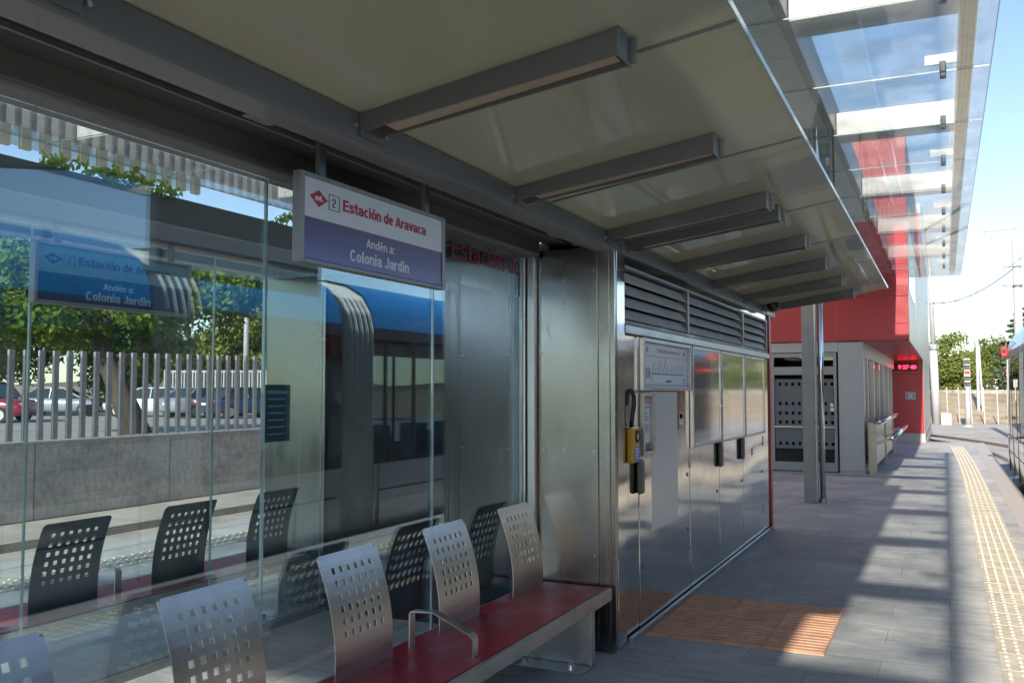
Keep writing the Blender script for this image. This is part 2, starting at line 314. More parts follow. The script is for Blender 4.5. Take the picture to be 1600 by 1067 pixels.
M['brown_hill'] = mat('far_hill', (0.20, 0.15, 0.11), 0.95, var=0.3, scale=0.05)

# ------------------------------------------------------------------ mesh helpers
class MB:
    def __init__(s): s.v = []; s.f = []
    def add(s, vs, fs):
        o = len(s.v); s.v += [tuple(p) for p in vs]; s.f += [tuple(i + o for i in f) for f in fs]; return s
    def box(s, x0, x1, y0, y1, z0, z1):
        x0, x1 = sorted((x0, x1)); y0, y1 = sorted((y0, y1)); z0, z1 = sorted((z0, z1))
        return s.add([(x0, y0, z0), (x1, y0, z0), (x1, y1, z0), (x0, y1, z0), (x0, y0, z1), (x1, y0, z1), (x1, y1, z1), (x0, y1, z1)],
                     [(0, 3, 2, 1), (4, 5, 6, 7), (0, 1, 5, 4), (1, 2, 6, 5), (2, 3, 7, 6), (3, 0, 4, 7)])
    def prism(s, poly, axis, a, b):
        """poly = 2D points; axis 'x': (y,z), 'y': (x,z), 'z': (x,y); extruded from a to b"""
        def p3(p, t): return {'x': (t, p[0], p[1]), 'y': (p[0], t, p[1]), 'z': (p[0], p[1], t)}[axis]
        n = len(poly)
        vs = [p3(p, a) for p in poly] + [p3(p, b) for p in poly]
        fs = [tuple(range(n))[::-1], tuple(range(n, 2 * n))] + [(i, (i + 1) % n, n + (i + 1) % n, n + i) for i in range(n)]
        return s.add(vs, fs)
    def tube(s, pts, r, n=8, caps=True):
        pts = [Vector(p) for p in pts]; rs = r if isinstance(r, (list, tuple)) else [r] * len(pts)
        vs = []; fs = []; prev = None
        for i, p in enumerate(pts):
            t = (pts[min(i + 1, len(pts) - 1)] - pts[max(i - 1, 0)]).normalized()
            if prev is None:
                a = Vector((0, 0, 1)) if abs(t.z) < 0.9 else Vector((1, 0, 0))
                u = t.cross(a).normalized()
            else:
                u = (prev - t * prev.dot(t)).normalized()
            prev = u; w = t.cross(u)
            for k in range(n):
                an = 2 * math.pi * k / n
                vs.append(p + (u * math.cos(an) + w * math.sin(an)) * rs[i])
        for i in range(len(pts) - 1):
            for k in range(n):
                fs.append((i * n + k, i * n + (k + 1) % n, (i + 1) * n + (k + 1) % n, (i + 1) * n + k))
        if caps: fs += [tuple(range(n))[::-1], tuple(range((len(pts) - 1) * n, len(pts) * n))]
        return s.add(vs, fs)
    def grid(s, rows):
        m = len(rows[0]); vs = [p for r in rows for p in r]
        return s.add(vs, [(i * m + j, i * m + j + 1, (i + 1) * m + j + 1, (i + 1) * m + j) for i in range(len(rows) - 1) for j in range(m - 1)])
    def build(s, name, material, parent=None, bevel=0.0, smooth=False, recalc=True):
        o0 = Vector((0, 0, 0)); q = parent
        while q is not None: o0 += q.location; q = q.parent
        me = bpy.data.meshes.new(name)
        me.from_pydata([tuple(Vector(p) - o0) for p in s.v], [], s.f)
        if recalc:
            bm = bmesh.new(); bm.from_mesh(me); bmesh.ops.recalc_face_normals(bm, faces=bm.faces); bm.to_mesh(me); bm.free()
        me.materials.append(M[material] if isinstance(material, str) else material)
        if smooth:
            me.polygons.foreach_set('use_smooth', [True] * len(me.polygons))
        o = bpy.data.objects.new(name, me); C.objects.link(o)
        if parent is not None: o.parent = parent
        if bevel:
            b = o.modifiers.new('bevel', 'BEVEL'); b.width = bevel; b.segments = 2; b.limit_method = 'ANGLE'
        return o
def B(*a): return MB().box(*a)
def tag(o, label, cat, group=None):
    o['label'] = label; o['category'] = cat
    if group: o['group'] = group
    return o
def thing(name, label, cat, loc=(0, 0, 0), group=None):
    o = bpy.data.objects.new(name, None); C.objects.link(o); o.location = loc; o.empty_display_size = 0.2
    return tag(o, label, cat, group)
def struct(name, mb, material, **k):
    o = mb.build(name, material, **k); o['kind'] = 'structure'; return o
def copy_tree(o, parent=None):
    c = o.copy(); C.objects.link(c)
    if parent is not None: c.parent = parent
    for ch in list(o.children): copy_tree(ch, c)
    return c
_fonts = {}
def text_mb(txt, size, origin, right, up=(0, 0, 1), xs=1.0, bold=0.0, align='LEFT'):
    cu = bpy.data.curves.new('lettering', 'FONT'); cu.body = txt; cu.size = size; cu.offset = bold * size; cu.align_x = align; cu.resolution_u = 4
    ob = bpy.data.objects.new('lettering', cu); C.objects.link(ob)
    dg = bpy.context.evaluated_depsgraph_get(); me = bpy.data.meshes.new_from_object(ob.evaluated_get(dg))
    r = Vector(right).normalized(); u = Vector(up).normalized(); o = Vector(origin); mb = MB()
    mb.add([o + r * v.co.x * xs + u * v.co.y for v in me.vertices], [tuple(p.vertices) for p in me.polygons])
    bpy.data.objects.remove(ob); bpy.data.meshes.remove(me); bpy.data.curves.remove(cu)
    return mb
def width_of(mb, axis=1):
    a = [p[axis] for p in mb.v]; return max(a) - min(a)
# condensed grotesque letters of the signs, drawn as pen strokes (cap height 1, x-height 0.74)
def arc_(cx, cy, rx, ry, a0, a1, n=18): return [(cx + rx * math.cos(R(a0 + (a1 - a0) * i / n)), cy + ry * math.sin(R(a0 + (a1 - a0) * i / n))) for i in range(n + 1)]
def smooth_(p, n=5):
    q = [p[0]] + list(p) + [p[-1]]; out = []
    for i in range(1, len(q) - 2):
        for k in range(n):
            t = k / n; a, b, c, d = q[i - 1], q[i], q[i + 1], q[i + 2]
            out.append(tuple(.5 * ((2 * b[m]) + (-a[m] + c[m]) * t + (2 * a[m] - 5 * b[m] + 4 * c[m] - d[m]) * t * t + (-a[m] + 3 * b[m] - 3 * c[m] + d[m]) * t ** 3) for m in (0, 1)))
    return out + [p[-1]]
_h = .09; _X = .74
_arch = lambda x0, x1: smooth_([(x0, .46), (x0 + .06, .60), (x0 + .16, .65), (x1 - .03, .59), (x1, .46)]) + [(x1, 0)]
_acute = lambda x: [(x - .05, .83), (x + .07, 1.02)]
_o = lambda cx: arc_(cx, .37, .145, .285, 0, 360, 26)
GL = {'E': (.52, [[(_h, 0), (_h, 1)], [(_h, .91), (.50, .91)], [(_h, .52), (.47, .52)], [(_h, .09), (.51, .09)]]),
 's': (.47, [smooth_([(.395, .50), (.36, .62), (.24, .655), (.12, .61), (.105, .50), (.19, .41), (.30, .345), (.375, .245), (.34, .125), (.235, .085), (.115, .125), (.075, .24)])]),
 't': (.34, [[(.155, .95), (.155, .25)] + smooth_([(.155, .2), (.19, .10), (.32, .085)]), [(.02, .655), (.32, .655)]]),
 'a': (.49, [smooth_([(.075, .50), (.12, .62), (.23, .655), (.35, .60), (.37, .48)]) + [(.37, .12), (.40, 0)], smooth_([(.37, .41), (.22, .385), (.105, .31), (.09, .18), (.16, .09), (.27, .11), (.37, .24)])]),
 'c': (.45, [arc_(.235, .37, .145, .285, 42, 318)]), 'i': (.24, [[(.115, 0), (.115, _X)], [(.115, .84), (.115, 1.0)]]), 'í': (.24, [[(.115, 0), (.115, _X)], _acute(.125)]),
 'o': (.47, [_o(.235)]), 'ó': (.47, [_o(.235), _acute(.245)]), 'n': (.48, [[(_h, 0), (_h, _X)], _arch(_h, .385)]),
 'd': (.49, [[(.39, 0), (.39, 1)], arc_(.235, .37, .145, .285, 25, 335)]), 'e': (.46, [[(.10, .385), (.37, .385)], arc_(.235, .37, .145, .285, 3, 318)]), 'é': (.46, [[(.10, .385), (.37, .385)], arc_(.235, .37, .145, .285, 3, 318), _acute(.245)]),
 'A': (.56, [[(.075, 0), (.27, .95)], [(.485, 0), (.29, .95)], [(.15, .29), (.41, .29)]]), 'r': (.34, [[(_h, 0), (_h, _X)], smooth_([(_h, .45), (.14, .58), (.22, .635), (.33, .635)])]),
 'v': (.45, [[(.07, _X), (.215, .04)], [(.38, _X), (.235, .04)]]), 'C': (.56, [arc_(.285, .5, .19, .41, 38, 322)]), 'l': (.24, [[(.115, 0), (.115, 1)]]),
 'J': (.47, [[(.36, 1), (.36, .3)] + smooth_([(.36, .28), (.33, .13), (.22, .085), (.12, .14), (.095, .30)])]), ' ': (.22, []), ':': (.22, [[(.11, .0), (.11, .16)], [(.11, .56), (.11, .72)]]),
 '2': (.49, [smooth_([(.085, .68), (.11, .84), (.24, .915), (.36, .84), (.385, .70), (.33, .55), (.19, .38), (.10, .22), (.085, .09)]) + [(.42, .09)]]),
 'm': (.72, [[(_h, 0), (_h, _X)], _arch(_h, .36), _arch(.36, .63)]), 'L': (.47, [[(_h, 0), (_h, 1)], [(_h, .09), (.45, .09)]])}
def stroke_text(txt, height, y0, y1, x, z, pen=.18):
    """letters on a plane x = const reading towards +y between y0 and y1, baseline z"""
    tot = sum(GL[c][0] for c in txt); k = (y1 - y0) / tot; mb = MB(); cx = 0; lift = 0
    for c in txt:
        for st in GL[c][1]:
            lift += 1; p = [(q[0], q[1]) for q in st]; n = len(p); closed = n > 8 and abs(p[0][0] - p[-1][0]) + abs(p[0][1] - p[-1][1]) < 1e-6
            rows = []
            for i in range(n):
                a = p[i - 1] if i > 0 else (p[-2] if closed else p[0]); b = p[i + 1] if i < n - 1 else (p[1] if closed else p[-1])
                d = Vector((b[0] - a[0], b[1] - a[1])); d.normalize(); nn = Vector((-d.y, d.x)) * pen / 2
                rows.append([(x + (lift % 7) * .00006, y0 + (cx + p[i][0] + sg * nn.x) * k, z + (p[i][1] + sg * nn.y) * height) for sg in (1, -1)])
            mb.grid(rows)
        cx += GL[c][0]
    return mb
def fit_text(txt, height, y0, y1, x, z, bold=0.0, pen=None):
    """lettering on a plane x = const that reads towards +y, between y0 and y1"""
    if pen and all(c in GL for c in txt): return stroke_text(txt, height, y0, y1, x, z, pen)
    t = text_mb(txt, height / 0.72, (x, 0, z), (0, 1, 0), bold=bold)
    ys = [p[1] for p in t.v]; a, b = min(ys), max(ys); k = (y1 - y0) / (b - a)
    t.v = [(p[0], y0 + (p[1] - a) * k, p[2]) for p in t.v]; return t

# ------------------------------------------------------------------ setting: ground, platform, tracks
def sheet(x0, x1, y0, y1, z): return MB().add([(x0, y0, z), (x1, y0, z), (x1, y1, z), (x0, y1, z)], [(0, 1, 2, 3)])
struct('ground', sheet(-900, 900, -700, 1500, -0.34), 'dry', recalc=False)
struct('platform', MB().box(-8.42, 1.10, -26, 33.5, -0.33, 0).box(-8.42, -.58, 33.504, 47, -0.33, 0), 'paving')
struct('platform_edge', MB().box(0.80, 1.12, -26, 33.52, -0.332, 0.004).box(-8.44, -8.12, -26, 47, -0.332, 0.004), 'edge_stone')
struct('track_bed', MB().box(1.125, 6.2, -60, 22.5, -0.338, -0.30).box(-12.7, -8.445, -60, 47.2, -0.338, -0.30), 'ballast')
def yard():
    return sheet(-9, 40, 47.21, 61.5, -0.30).add([(1.126, 22.51, -0.30), (6.205, 22.51, -0.30), (6.205, 47.2, -0.30), (1.126, 47.2, -0.30)], [(0, 1, 2, 3)]).add([(-.575, 33.525, -0.30), (1.1255, 33.525, -0.30), (1.1255, 47.2, -0.30), (-.575, 47.2, -0.30)], [(0, 1, 2, 3)]).add([(6.21, -60, -0.31), (30, -60, -0.31), (30, 47.2, -0.31), (6.21, 47.2, -0.31)], [(0, 1, 2, 3)])
struct('paved_yard', yard(), 'asphalt', recalc=False)
def rail_path(x0):
    pts = [(x0, -60)]; 
    y = -60
    for k in range(0, 46):
        t = k / 45.0 * 1.25; Rr = 40 + (x0 - 1.7)
        pts.append((x0 - Rr + Rr * math.cos(t), 27 + Rr * math.sin(t)))
    return pts
def strip_along(path, w, z0, z1):
    mb = MB(); rows = []
    for i, p in enumerate(path):
        a = path[max(0, i - 1)]; b = path[min(len(path) - 1, i + 1)]
        d = Vector((b[0] - a[0], b[1] - a[1])).normalized(); n = Vector((d.y, -d.x)) * w / 2
        l = (p[0] - n.x, p[1] - n.y); r = (p[0] + n.x, p[1] + n.y)
        rows.append([(l[0], l[1], z0), (l[0], l[1], z1), (r[0], r[1], z1), (r[0], r[1], z0), (l[0], l[1], z0)])
    return mb.grid(rows)
# rails of the near track run straight past the platform, then bend away behind the building
rails = MB()
for x0 in (1.62, 3.06):
    q = strip_along(rail_path(x0), 0.075, -0.30, -0.2); rails.add(q.v, q.f)
for x0 in (-9.1, -10.54): rails.box(x0 - .035, x0 + .035, -60, 47, -0.30, -0.2)
struct('rails', rails, 'rail')
def curve_x(y): return -0.0011 * max(0.0, y - 18.0) ** 2
def tactile(x0, x1, y0, y1, bend):
    rows = []; n = 40
    for i in range(n + 1):
        y = y0 + (y1 - y0) * i / n; dx = curve_x(y) if bend else 0
        rows.append([(x0 + dx, y, 0.006), (x1 + dx, y, 0.006)])
    return MB().grid(rows)
ts = struct('tactile_strip', tactile(0.275, 0.655, -12, 31.2, True), 'tactile', recalc=False)
struct('far_tactile_strip', tactile(-7.70, -7.22, -12, 40, False), 'tactile', recalc=False)
rb = MB()
for k in range(5):
    xx = 0.315 + k * 0.075; y = -1.0
    while y < 31:
        d = 0.10 if y < 14 else 0.35
        dx = curve_x(y)
        rb.box(xx + dx - .010, xx + dx + .010, y, y + d * .72, 0.004, 0.013); y += d
for k in range(5):
    xx = -7.64 + k * 0.09; y = 1.0
    while y < 14:
        rb.box(xx - .012, xx + .012, y, y + 0.08, 0.004, 0.013); y += 0.115
struct('tactile_ribs', rb, 'tactile_rib')
tj = MB(); y = 2.0
while y < 30:
    tj.box(.275 + curve_x(y), .655 + curve_x(y), y, y + .006, .004, .0085); y += .4
struct('tactile_joints', tj, mat('tactile_joint', (0.48, 0.44, 0.34), 0.8))
# ribbed orange tactile mat in front of the ticket machine
mt = MB(); mr = MB(); tw = (1.925 - .735) / 3; th = (7.625 - 6.255) / 3
for i in range(3):
    for j in range(3):
        xa, ya = -1.925 + i * tw, 6.255 + j * th
        mt.box(xa + .002, xa + tw - .002, ya + .002, ya + th - .002, -0.002, 0.010)
        for k in range(6):
            yy = ya + .022 + k * .0725; mr.box(xa + .012, xa + tw - .012, yy, yy + .034, 0.006, 0.0155)
mo = mt.build('tactile_mat', 'mat_orange'); tag(mo, 'orange ribbed tactile mat on the paving before the ticket machine', 'floor mat')
mr.build('rib', 'mat_orange', mo, bevel=0.003)
# floor drain line before the building
dr = MB(); 
dr.box(-2.9, -0.2, 19.55, 19.63, -0.003, 0.003); struct('drain_channel', dr, 'alu_dark')
# far embankment with the railway on its top, dry grass
em = MB().grid([[(-60 + i * 4, 61.5 + math.sin(i * 1.7) * .6, -0.34) for i in range(50)],
                [(-60 + i * 4, 66 + math.sin(i * 2.1) * .8, 0.45 + .15 * math.sin(i)) for i in range(50)],
                [(-60 + i * 4, 74 + math.sin(i) * .4, 1.45 + .06 * math.sin(i * 3)) for i in range(50)],
                [(-60 + i * 4, 84, 1.55) for i in range(50)], [(-60 + i * 4, 140, 1.0) for i in range(50)], [(-60 + i * 4, 300, -0.4) for i in range(50)]])
struct('embankment', em, 'dry', smooth=True)
struct('railway_track', MB().box(-60, 130, 77.2, 77.5, 1.3, 1.72).box(-60, 130, 78.7, 79.0, 1.3, 1.75), 'rail')
hl = MB(); rows = []
for j in range(6):
    rows.append([(-500 + i * 25, 260 + j * 45, -2 + (j / 5) ** 0.7 * (9 + 4 * math.sin(i * .55) + 2.5 * math.sin(i * 1.37))) for i in range(56)])
hl.grid(rows); struct('far_hill', hl, 'brown_hill', smooth=True)

# ------------------------------------------------------------------ left background: retaining wall, fence, car park
w = tag(MB().box(-13.15, -12.8, -6, 40, -0.30, 0.86).build('retaining_wall', 'concrete'), 'stained board-marked concrete wall below the grey post fence', 'wall')
cp = MB().box(-13.2, -12.76, -6, 40, 0.862, 0.915); cp.build('coping', 'concrete_plain', w, bevel=0.01)
jm = MB()
for k in range(14): jm.box(-12.805, -12.797, -4.0 + k * 2.75, -3.98 + k * 2.75, -0.3, 0.86)
jm.build('joint', 'alu_dark', w)
fence = thing('post_fence', 'row of grey flat steel posts standing on the concrete wall', 'fence', (-12.95, 10, 0.915))
for k in range(56):
    yy = 9.166 + (k - 10) * 0.2622
    zt = 2.325 + 0.004 * max(0, k - 10)
    MB().box(-12.985, -12.94, yy - 0.05, yy + 0.05, 0.9, zt).build('post', 'post_grey', fence, bevel=0.006)
struct('parking_lot', sheet(-75, -13.16, -40, 130, 0.42), 'lot', recalc=False)
bk = MB().grid([[(-60 - .25 * i, -40 + i * 5, 0.42) for i in range(40)], [(-66 - .25 * i + math.sin(i * 1.3), -40 + i * 5, 1.3 + .3 * math.sin(i * 2.2)) for i in range(40)], [(-90 - .25 * i, -40 + i * 5, 2.2) for i in range(40)], [(-200, -40 + i * 5, 2.5) for i in range(40)]])
struct('dry_bank', bk, 'dry', smooth=True)

# ------------------------------------------------------------------ vegetation
def leaves(mb_v, mb_f, c, rad, n, size, rnd, flat=1.0, up=0.5):
    for _ in range(n):
        while True:
            p = Vector((rnd.uniform(-1, 1), rnd.uniform(-1, 1), rnd.uniform(-1, 1)))
            if p.length <= 1: break
        p = p * (0.55 + 0.45 * p.length) if p.length > 0 else p
        q = Vector(c) + Vector((p.x * rad, p.y * rad, p.z * rad * flat))
        nrm = (Vector((rnd.gauss(0, 1), rnd.gauss(0, 1), rnd.gauss(0, 1) + up)) + p * 0.8).normalized()
        t = nrm.cross(Vector((rnd.gauss(0, 1), rnd.gauss(0, 1), rnd.gauss(0, 1)))).normalized(); b = nrm.cross(t)
        s = size * rnd.uniform(0.6, 1.4); o = len(mb_v)
        mb_v += [tuple(q - t * s), tuple(q + b * s * .45), tuple(q + t * s), tuple(q - b * s * .45)]
        mb_f.append((o, o + 1, o + 2, o + 3))
def tree(name, label, cat, base, branches, clumps, leafmat, size, per, trunk_r=0.2, group=None, flat=0.8, seed=1, up=0.5, topr=0.55):
    rnd = random.Random(seed)
    t = thing(name, label, cat, base, group)
    tm = MB()
    for path in branches:
        n = len(path[0]); 
        tm.tube(path[0], [path[1] * (1 - topr * i / (n - 1)) for i in range(n)], 8)
    tm.build('trunk', 'bark', t, smooth=True)
    v = []; f = []
    for (c, r) in clumps: leaves(v, f, c, r, int(per * r * r), size, rnd, flat, up)
    mb = MB(); mb.v = v; mb.f = f
    mb.build('crown', leafmat, t, recalc=False)
    return t
def crown_clumps(cx, cy, cz, rx, ry, rz, n, r, seed):
    rnd = random.Random(seed); out = []
    for _ in range(n):
        a = rnd.uniform(0, 2 * math.pi); u = rnd.uniform(-0.9, 1); rr = math.sqrt(max(0, 1 - u * u)) * rnd.uniform(0.35, 1.0)
        out.append(((cx + rx * rr * math.cos(a), cy + ry * rr * math.sin(a), cz + rz * u * rnd.uniform(.6, 1)), r * rnd.uniform(0.6, 1.25)))
    return out
# the leaning tree between fence and cars
bx, by = -19.9, 16.9
cl = crown_clumps(bx - 0.4, by + 0.2, 4.25, 4.8, 4.2, 1.0, 46, .9, 3) + [((bx - 3.6, by - 1.6, 4.2), .9), ((bx - 2.6, by - .8, 4.5), .8), ((bx + 1.6, by + 2.2, 4.4), .9), ((bx + 2.6, by + 3.0, 4.8), .9)]
tree('leaning_tree', 'dark forked tree leaning behind the grey post fence', 'tree', (bx + 1.0, by + 0.6, 0.42),
     [([(bx + 1.0, by + .6, .3), (bx + .55, by + .35, 1.5), (bx + .1, by + .1, 2.7), (bx - .25, by, 3.4)], .36),
      ([(bx - .2, by, 3.3), (bx - 1.1, by - .5, 4.1), (bx - 2.4, by - 1.0, 4.7), (bx - 3.6, by - 1.5, 4.7)], .24),
      ([(bx - .2, by, 3.3), (bx + .6, by + .7, 4.3), (bx + 1.6, by + 1.6, 5.2), (bx + 2.5, by + 2.4, 5.2)], .2),
      ([(bx - .2, by, 3.3), (bx - .5, by + .1, 4.6), (bx - .6, by + .4, 5.2)], .14),
      ([(bx + .3, by + .2, 2.2), (bx + 1.2, by + 1.0, 3.2), (bx + 1.9, by + 1.4, 4.3)], .09)],
     cl, 'leaf', 0.095, 1000, flat=.8, seed=5)
k = 0
for (tx, ty, h, rx) in ((-46, 26, 7.5, 4.2), (-49, 34, 8.6, 4.6), (-47.5, 41, 7.4, 4.4), (-48, 48, 8.8, 4.8), (-46, 55, 7.6, 4.6), (-44, 62, 6.2, 4.2), (-42, 69, 6.0, 4.6), (-40, 77, 5.4, 4.6), (-37, 86, 5.2, 5.0)):
    k += 1
    tree('bank_tree', 'olive green bushy tree on the dry bank beyond the parked cars', 'tree', (tx, ty, 1.0),
         [([(tx, ty, .2), (tx + .3, ty, 2.2), (tx + .2, ty + .3, h * .7)], .2), ([(tx + .3, ty, 2.0), (tx + 1.6, ty + .8, h * .6)], .11)],
         crown_clumps(tx, ty, 1.2 + h * .5, rx * .75, rx, h * .5, 34, 1.5, 20 + k), 'leaf_olive' if k % 3 else 'leaf', 0.17, 250, group='bushy trees along the bank beyond the car park', flat=.9, seed=40 + k)
# trees beyond the railway, far right
FT = [(-7.5, 92, 4.6, 3.2, 'leaf_far', 'low olive tree left of the signal beyond the embankment'),
      (-3.2, 95, 5.2, 3.4, 'leaf_far', 'round green tree behind the tall catenary mast'),
      (0.2, 90, 5.6, 3.3, 'leaf_far', 'rounded green tree just left of the signal head'),
      (3.2, 99, 6.4, 3.6, 'leaf_far', 'tall yellowish tree behind the signal head'),
      (12.0, 92, 6.0, 4.0, 'leaf_far', 'broad tree beyond the tram roof'),
      (17.5, 97, 6.4, 4.2, 'leaf_far', 'broad bushy tree further right behind the tram')]
for i, (tx, ty, h, rx, lm, lab) in enumerate(FT):
    tree('far_tree', lab, 'tree', (tx, ty, 1.2), [([(tx, ty, 1.0), (tx, ty, 2.0), (tx + .3, ty, h * .7)], .2)],
         crown_clumps(tx, ty, 1.2 + h * .48, rx * .85, rx * .7, h * .45, 34, 1.05, 60 + i), lm, 0.14, 430, group='trees beyond the railway', flat=.85, seed=80 + i)
def conifer(tx, ty, z0, h, rb_, seed, lab):
    rnd = random.Random(seed); t = thing('conifer', lab, 'tree', (tx, ty, z0))
    MB().tube([(tx, ty, z0 - .3), (tx, ty, z0 + h * .95)], [.2, .03], 7).build('trunk', 'bark', t)
    v = []; f = []
    lev = 17
    for i in range(lev):
        u = i / (lev - 1); z = z0 + .5 + (h - .6) * u; rr = rb_ * (1 - u) ** .85 + .12
        nb = int(11 - 6 * u)
        for b in range(nb):
            a = rnd.uniform(0, 6.283); r2 = rr * rnd.uniform(.65, 1.05)
            for s in (.35, .65, .95):
                leaves(v, f, (tx + r2 * s * math.cos(a), ty + r2 * s * math.sin(a), z - .32 * s * rr * .6), .42 * (1 - .5 * u), 42, .15, rnd, .5, 1.2)
    mb = MB(); mb.v = v; mb.f = f; mb.build('crown', 'leaf_conifer', t, recalc=False)
conifer(5.6, 84, 1.2, 7.2, 3.1, 4, 'grey green conifer with a pointed top beyond the railway')
# right side bushes that show in the steel and glass reflections
for i, (tx, ty, h) in enumerate(((26, 2, 5.5), (28, 9, 6.5), (27, 16, 6.0), (30, 24, 7), (29, 33, 6.5), (31, 44, 7))):
    tree('trackside_tree', 'green tree along the far side of the tram track', 'tree', (tx, ty, -.3), [([(tx, ty, -.3), (tx, ty, 2), (tx + .2, ty, h * .6)], .2)],
         crown_clumps(tx, ty, h * .5, 3.2, 3.6, h * .45, 16, 1.5, 100 + i), 'leaf_far', 0.3, 75, group='trees along the far side of the tram track', seed=120 + i)

# ------------------------------------------------------------------ parked cars
def car(label, x, y, z, heading, paint, suv=False, L_=4.4, tail=True):
    t = thing('parked_car', label, 'car', (0, 0, 0), 'cars parked beyond the post fence')
    h = 1.66 if suv else 1.43; belt = 1.02 if suv else 0.92
    st = [(-2.2, .66, belt - .14, .42), (-2.1, .78, belt, .30), (-1.6, .85, belt + .03, .25), (-.8, .87, belt + .01, .22), (.5, .87, belt - .01, .22), (1.15, .86, belt - .04, .22), (1.8, .80, belt - .13, .26), (2.1, .70, belt - .24, .34), (2.2, .58, belt - .34, .42)]
    sc = L_ / 4.4; rows = []
    for (a, hw, zt, zb) in st:
        half = [(hw * .9, zb), (hw, zb + .14), (hw * 1.0, (zb + zt) / 2 + .08), (hw * .96, zt - .06), (hw * .82, zt)]
        rows.append([(a * sc, yy, zz) for yy, zz in [(0, zb)] + half + [(0, zt + .015)]] + [(a * sc, -yy, zz) for yy, zz in half[::-1]] + [(a * sc, 0, zb)])
    body = MB().grid(rows); m = len(rows[0])
    body.f += [tuple(range(m - 1)), tuple(range((len(rows) - 1) * m, len(rows) * m - 1))]
    parts = [('body', body, paint, True)]
    rr, rf = (-1.55, .55) if suv else (-1.0, .3); br, bf = (-2.0, 1.2) if suv else (-1.75, 1.2)
    zb = belt - .02
    g = MB(); base = [(br * sc, -.79, zb), (bf * sc, -.79, zb), (bf * sc, .79, zb), (br * sc, .79, zb)]; top = [(rr * sc, -.6, h - .04), (rf * sc, -.6, h - .04), (rf * sc, .6, h - .04), (rr * sc, .6, h - .04)]
    g.add(base + top, [(0, 1, 5, 4), (1, 2, 6, 5), (2, 3, 7, 6), (3, 0, 4, 7), (4, 5, 6, 7)])
    parts.append(('window', g, 'car_glass', False))
    rfm = MB().prism([((rr - .06) * sc, h - .05), ((rf + .08) * sc, h - .05), ((rf - .1) * sc, h), ((rr + .12) * sc, h + .005)], 'y', -.62, .62)
    for sy in (-1, 1):
        for (a0, a1) in ((br, rr), (bf, rf), (-.32, -.3)):
            rfm.tube([(a0 * sc, sy * .795, zb), (a1 * sc, sy * .61, h - .03)], .035, 5)
    parts.append(('roof', rfm, paint, False))
    for i, ax in enumerate((-1.32 * sc, 1.32 * sc)):
        for sy in (-1, 1):
            ty = MB().tube([(ax, sy * .66, .31), (ax, sy * .87, .31)], .31, 18); parts.append(('wheel', ty, 'rubber', False))
            rm = MB().tube([(ax, sy * .86, .31), (ax, sy * .885, .31)], .2, 10); parts.append(('rim', rm, 'alu', False))
    for sy in (-1, 1):
        parts.append(('tail_light', MB().box(-2.19 * sc, -2.05 * sc, sy * .5, sy * .76, belt - .22, belt - .07), 'lens_red', False))
        parts.append(('headlight', MB().box(2.0 * sc, 2.13 * sc, sy * .45, sy * .68, belt - .36, belt - .24), 'chrome', False))
    parts.append(('number_plate', MB().box(-2.215 * sc, -2.19 * sc, -.26, .26, belt - .3, belt - .19), 'plate', False))
    mx = Matrix.Translation((x, y, z)) @ Matrix.Rotation(heading, 4, 'Z')
    for (nm, mb, ma, sm) in parts:
        mb.v = [tuple(mx @ Vector(p)) for p in mb.v]
    t.location = (x, y, z)
    wheel = None
    for (nm, mb, ma, sm) in parts:
        if nm == 'rim': 
            o0 = wheel; mb.build('rim', ma, o0)
        else:
            o = mb.build(nm, ma, t, smooth=sm)
            if nm == 'wheel': wheel = o
    return t
def polar(u, d, z):
    """ground spot seen along the bearing of picture column u at forward distance d"""
    a = R(25.27) - math.atan((u - 800) / 1430.0); s = d / math.cos(math.atan((u - 800) / 1430.0))
    return (-s * math.sin(a), s * math.cos(a))
def put_car(u, d, hd, *a, **k):
    x, y = polar(u, d, 0); return car(a[0], x, y, 0.42, R(hd), *a[1:], **k)
put_car(-28, 37, 22, 'maroon car at the left end of the car park', 'car_maroon', suv=True)
put_car(-40, 46, 200, 'dark tall car behind the maroon one', 'car_navy', suv=True)
put_car(98, 47, 32, 'silver saloon side-on between fence posts', 'car_silver')
put_car(238, 45, 200, 'white car showing its bonnet behind the leaning trunk', 'car_white')
put_car(318, 44, 88, 'silver saloon seen from behind with red tail lights', 'car_silver')
put_car(384, 43, 75, 'navy saloon right of the silver one with red tail lights', 'car_navy')
put_car(420, 47, 40, 'dark green car furthest right in the car park', 'car_teal')
x, y = polar(164, 46, 0)
mc = thing('motorbike', 'dark motorbike parked between silver saloon and leaning trunk', 'motorbike', (x, y, .42))
for dx in (-.65, .65): MB().tube([(x + dx * .4, y + dx, .72), (x + dx * .4 + .08, y + dx - .03, .72)], .3, 16).build('wheel', 'rubber', mc)
MB().tube([(x - .2, y - .5, .95), (x, y, 1.15), (x + .2, y + .45, 1.3)], [.16, .2, .14], 8).build('body', 'black', mc)
MB().tube([(x - .35, y + .45, 1.55), (x + .45, y + .35, 1.55)], .03, 6).build('handlebar', 'black', mc)
MB().tube([(x - .25, y - .55, 1.22), (x, y + .05, 1.2)], [.1, .14], 8).build('saddle', 'black', mc)
